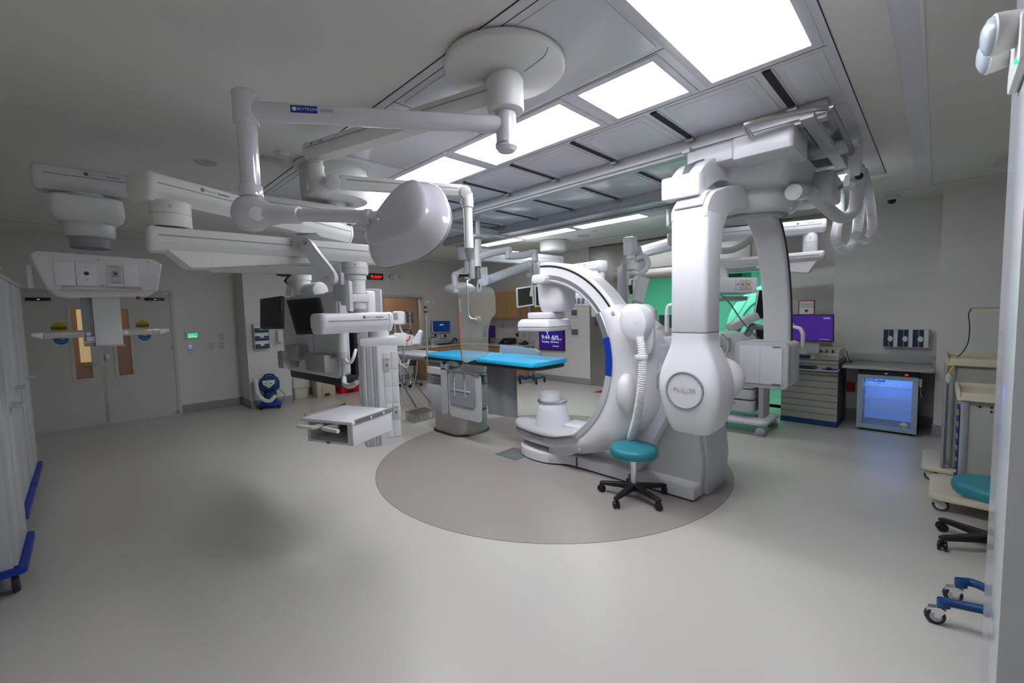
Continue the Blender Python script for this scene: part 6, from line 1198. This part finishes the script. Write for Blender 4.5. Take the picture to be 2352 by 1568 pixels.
MB().tube([onp(790, 868, .0), onp(792, 882, .05), onp(805, 886, .08), onp(820, 878, .1)], .020).build('grip_handle', 'white', t)
cc = D(693, 640, 4.0); MB().cyl(V((cc.x, cc.y, 1.86)), V((cc.x, cc.y, 2.10)), .075).build('drop_column', 'cream', t); MB().cyl(V((cc.x, cc.y, 2.0)), V((cc.x, cc.y, 2.14)), .085).build('column_head', 'cream', t)
q = D(722, 668, 3.9); MB().cyl(q-ux*.12, q+ux*.13, .075, e=.02).box((-.34, -.08, -.06), (-.10, .04, -.02), .008, f=(q, ux, nn, Z3)).build('top_bracket', 'white', t)
MB().tube([D(668, 680, 4.1), D(672, 660, 4.1), D(678, 652, 4.1), D(668, 640, 4.1)], .05).build('cable_elbow', 'offw', t)
TD = t
# side cabinet of the large display, seen behind the service tower
fe = (D(812, 800, 3.72), rt, V((fw.x, fw.y, 0)).normalized(), Z3)
MB().box((-.11, .02, -.28), (.14, .10, .30), .02, f=fe).build('side_cabinet', 'offw', TD); MB().box((-.06, .0, -.26), (.12, .022, -.02), .006, f=fe).build('side_cabinet_door', 'lgrey', TD)
for x_ in (-.02, .045): MB().cyl(fe[0]+rt*x_+Z3*.05, fe[0]+rt*x_+Z3*.05+fe[2]*.025, .032).build('gauge', 'dgrey', TD)
MB().box((-.06, .0, .16), (.12, .03, .20), .004, f=fe).build('black_slot', 'black', TD)
MB().tube([D(788, 800, 3.55), D(790, 815, 3.55), D(796, 830, 3.55), D(806, 832, 3.55), D(813, 818, 3.55), D(817, 803, 3.6)], .013).build('hose_loop', 'white', TD)
MB().cyl(D(785, 752, 3.5), D(786, 822, 3.5), .036).build('canister_tube', 'offw', TD); MB().cyl(D(786, 808, 3.5), D(786, 820, 3.5), .038).build('canister_band', 'lgrey', TD)
t = T('small_camera', 'small black camera with blue lights above the large display', 'camera', D(663, 632, 4.2)); MB().box((-.10, -.05, -.01), (.06, .05, .02), .008, f=(D(664, 632, 4.2), rt, fw, Z3)).cyl(D(660, 650, 4.2), D(666, 644, 4.2), .04).tube([D(662, 634, 4.2), D(663, 648, 4.2)], .012).build('housing', 'black', t); MB().box((.0, -.055, .0), (.04, -.048, .02), f=(D(666, 631, 4.2), rt, fw, Z3)).build('blue_light', 'ledb', t)
monitor('small_monitor', 'switched-off black monitor at the left end of the large display', D(597, 686, 3.75), D(645, 679, 3.45), D(597, 756, 3.75), frame='black', bez=.02)
monitor('small_monitor', 'switched-off black monitor tilted before the large display', D(657, 689, 3.05), D(729, 683, 2.95), D(680, 769, 3.10), frame='black', bez=.025)
# beam 5 with joint and spring arm
t = T('display_boom', 'thin white boom with round end joints carrying the large display', 'ceiling boom', D(490, 608, 3.2))
a, b_ = D(492, 609, 3.15), D(778, 617, 3.45); d = (b_-a).normalized(); beam(t, a, b_, h=.10, w=.13, ea=-.03, eb=-.03)
for p, r_ in ((a, .055), (b_, .048)): v_ = (CAM-p).normalized(); MB().cyl(p-v_*.06, p+v_*.08, r_, e=.006, n=32).build('end_joint', 'offw', t)
MB().tube([a, a-d*.06+Z3*.02, D(440, 590, 3.1), D(436, 578, 3.1)], .05).build('elbow_housing', 'cream', t); MB().tube([b_, b_-Z3*.06, b_-Z3*.12], .035).build('end_drop', 'cream', t)
t = EB
s0, s1 = D(705, 560, 2.85), D(757, 638, 2.85); dd_ = (s1-s0).normalized(); pf = fw; sx_ = dd_.cross(pf).normalized()
MB().loft([[s0+(s1-s0)*0+dd_*x+sx_*y+pf*z for x, y in catmull([V((-.035, 0, 0)), V((-.02, .035, 0)), V((.1, .045, 0)), V(((s1-s0).length, .05, 0)), V(((s1-s0).length+.05, 0, 0)), V(((s1-s0).length, -.05, 0)), V((.1, -.045, 0)), V((-.02, -.035, 0))], 3, True) for x, y in [(x, y)]] for z in (-.03, .03)] if 0 else [[s0+dd_*p.x+sx_*p.y+pf*z for p in catmull([V((-.035, 0, 0)), V((-.015, .033, 0)), V((.1, .040, 0)), V(((s1-s0).length, .050, 0)), V(((s1-s0).length+.05, 0, 0)), V(((s1-s0).length, -.050, 0)), V((.1, -.040, 0)), V((-.015, -.033, 0))], 3, True)] for z in (-.03, .03)]).build('spring_link', 'lgrey', t, smooth=40)
MB().cyl(s0-pf*.04, s0-pf*.03, .012).build('pivot_bolt', 'steel', t); MB().cyl(s1-pf*.04, s1-pf*.03, .012).build('pivot_bolt', 'steel', t)
MB().loft([[s0-rt*.03+dd_*x+sx_*y+pf*z for x, y in ((0, -.02), (.26, -.03), (.26, .01), (0, .02))] for z in (.035, .08)]).build('inner_link', 'grey', t)
MB().box((-.05, -.04, -.035), (.04, .04, .03), .006, f=(D(695, 556, 2.88), rt, fw, Z3)).box((-.06, -.03, .03), (.09, .04, .038), .003, f=(D(702, 550, 2.88), rt, fw, Z3)).build('clamp', 'lgrey', t)
MB().box((-.03, -.03, -.11), (.03, .03, .09), .006, f=(D(778, 655, 2.95), rt, fw, Z3)).build('tilt_bracket', 'grey', t); MB().box((-.01, -.03, -.07), (.03, .03, .07), .006, f=(D(788, 678, 2.95), rt, fw, Z3)).build('tilt_plate', 'grey', t)
MB().box((.0, -.03, -.11), (.03, .03, .10), .005, f=(D(797, 678, 2.95), rt, fw, Z3)).build('edge_on_monitor', 'lgrey', t); MB().tube([D(748, 676, 3.0), D(760, 675, 3.0), D(772, 674, 2.98)], .016).build('side_tube', 'lgrey', t)
t = T('side_monitor', 'pale grey back of a monitor just right of the boom column', 'monitor', D(855, 690, 4.1)); MB().box((-.08, -.03, -.35), (.09, .03, .11), .012, f=(D(855, 690, 4.1), rt, fw, Z3)).build('back_panel', 'lgrey', t); MB().rbox(D(848, 705, 4.05), (.10, .10, .30), .03, e=.02).build('rear_housing', 'white', t)
# ================================================================ AROUND THE TABLE'S LEFT END
t = T('iv_pole', 'chrome drip pole with four hooks clamped to the table rail', 'drip pole', PX(980, 825, 3.42)); p0 = PX(982, 828, 3.41); p1 = PX(977, 692, 3.41); p1 = V((p0.x, p0.y, p1.z))
MB().cyl(p0-Z3*.03, p1, .010).build('upper_pole', 'chrome', t); MB().cyl(p0-Z3*.02, V((p0.x, p0.y, p1.z-.16)), .014).build('lower_pole', 'chrome', t)
for z in (-.10, -.16): MB().cyl(p1+Z3*z, p1+Z3*(z+.03), .02).build('collar', 'black', t)
for a in (0, 1.57, 3.14, 4.71): d = V((math.cos(a+.6), math.sin(a+.6), 0)); MB().tube([p1, p1+d*.05+Z3*.01, p1+d*.085+Z3*-.01, p1+d*.10-Z3*.025, p1+d*.115-Z3*.01, p1+d*.115+Z3*.01], .0035).build('hook', 'chrome', t)
t = T('injector', 'white contrast injector with display head mounted at the left end of the table', 'injector', D(930, 780, 5.6))
di = 5.6; MB().loft([[D(917, 730, di)+rt*x+Z3*z+fw*d for x, z in rrect(.15*q, .17*q, .03)] for d, q in ((-.06, .9), (-.05, 1), (.04, 1), (.05, .9))]).build('display_head', 'white', t); MB().box((-.04, -.068, -.03), (.02, -.058, .05), .002, f=(D(913, 728, di), rt, fw, Z3)).build('display', 'grey', t)
MB().tube([D(918, 744, di), D(920, 755, di), D(926, 766, di)], .012).build('neck_tube', 'lgrey', t); MB().box((-.27, -.1, -.10), (.02, .1, .05), .03, f=(D(945, 777, di), rt, fw, Z3)).build('body', 'offw', t); MB().box((-.14, -.16, -.10), (.03, -.05, .07), .03, f=(D(935, 777, di), rt, fw, Z3)).build('syringe_cover', 'white', t)
MB().prism([(-.10, -.08), (.04, -.08), (.08, .10), (.04, .12)], D(958, 778, di), rt, Z3, fw*.12, e=.02).build('angled_cover', 'white', t); MB().tube([D(941, 770, di-.2), D(940, 778, di-.2), D(934, 783, di-.2)], .010).build('red_tube', 'orange', t)
MB().cyl(D(906, 735, di), D(907, 770, di), .016).build('side_post', 'chrome', t); MB().cyl(D(927, 790, di), D(928, 855, di), .012).cyl(D(928, 855, di), D(928, 880, di), .009).build('lower_post', 'chrome', t)
for k in range(3): MB().tube([D(905+4*k, 815, 5.2), D(915+5*k, 832+4*k, 5.2), D(930+3*k, 836+3*k, 5.2), D(941, 825, 5.2)], .006).build('coiled_tube', 'tube', t)
t = T('clamp_stand', 'thin clamp stand with black clamp above the injector', 'stand', D(941, 740, 5.7)); MB().cyl(D(941, 715, 5.7), D(943, 765, 5.7), .007).build('rod', 'chrome', t); MB().cyl(D(934, 725, 5.7), D(949, 723, 5.7), .011).tube([D(926, 758, 5.6), D(938, 756, 5.6), D(943, 760, 5.6), D(944, 770, 5.6)], .012).build('clamp', 'black', t)
for (pts_, r_, m_, l) in ((((906, 835), (925, 880), (950, 925), (956, 935)), .010, 'dgrey', 'thick dark cable sagging from the table end to the floor box'), (((915, 825), (940, 860), (965, 895), (990, 925)), .008, 'dgrey', 'dark cable running behind to the table pedestal'), (((920, 830), (922, 880), (930, 918), (940, 935)), .006, 'tube', 'pale tube looping from the injector to the floor box'), (((958, 830), (956, 860), (945, 900), (938, 930)), .005, 'tube', 'thin pale tube hanging from the table rail')):
    tag(MB().tube([D(x, y, 5.25+.4*i/3) for i, (x, y) in enumerate(pts_)]+([PZ(935, 960, .01)] if r_ == .006 else []), r_).build('hanging_cable', m_), l, 'cable')
t = T('floor_box', 'steel socket box on the floor left of the table pedestal', 'socket box', (3.75, 5.7, 0)); a, b_, c_ = PZ(932, 963, 0), PZ(953, 972, 0), PZ(998, 960, 0); ux = (a-b_).normalized(); uy = (c_-b_).normalized(); f = (b_, ux, uy, Z3)
la, lc = (a-b_).length, (c_-b_).length; MB().loft([[b_+ux*(x*la)+uy*(y*lc)+Z3*z for x, y in ((0, 0), (1, 0), (1, 1), (0, 1))] for z in (0, .13)]).build('box', 'steel', t)
for k in range(2): MB().box((la*(.2+.35*k), -.006, .03), (la*(.45+.35*k), .0, .10), .001, f=f).build('cover_plate', 'alu', t)
for k in range(3): MB().box((-.006, lc*(.2+.25*k), .03), (0, lc*(.38+.25*k), .11), .001, f=f).build('cover_plate', 'alu' if k < 2 else 'white', t)
for k, (x, y) in enumerate(((995, 953), (1000, 953), (1006, 953))): p = PZ(x, y-155, .86); t = T('small_bottle', 'tiny white-capped bottle on the back worktop edge, %s of three' % ('left', 'middle', 'right')[k], 'bottle', p, group='small bottles by the worktop'); MB().cyl((p.x, p.y+.05, .851), (p.x, p.y+.05, .90), .018).cyl((p.x, p.y+.05, .90), (p.x, p.y+.05, .92), .014).build('bottle', 'white', t)
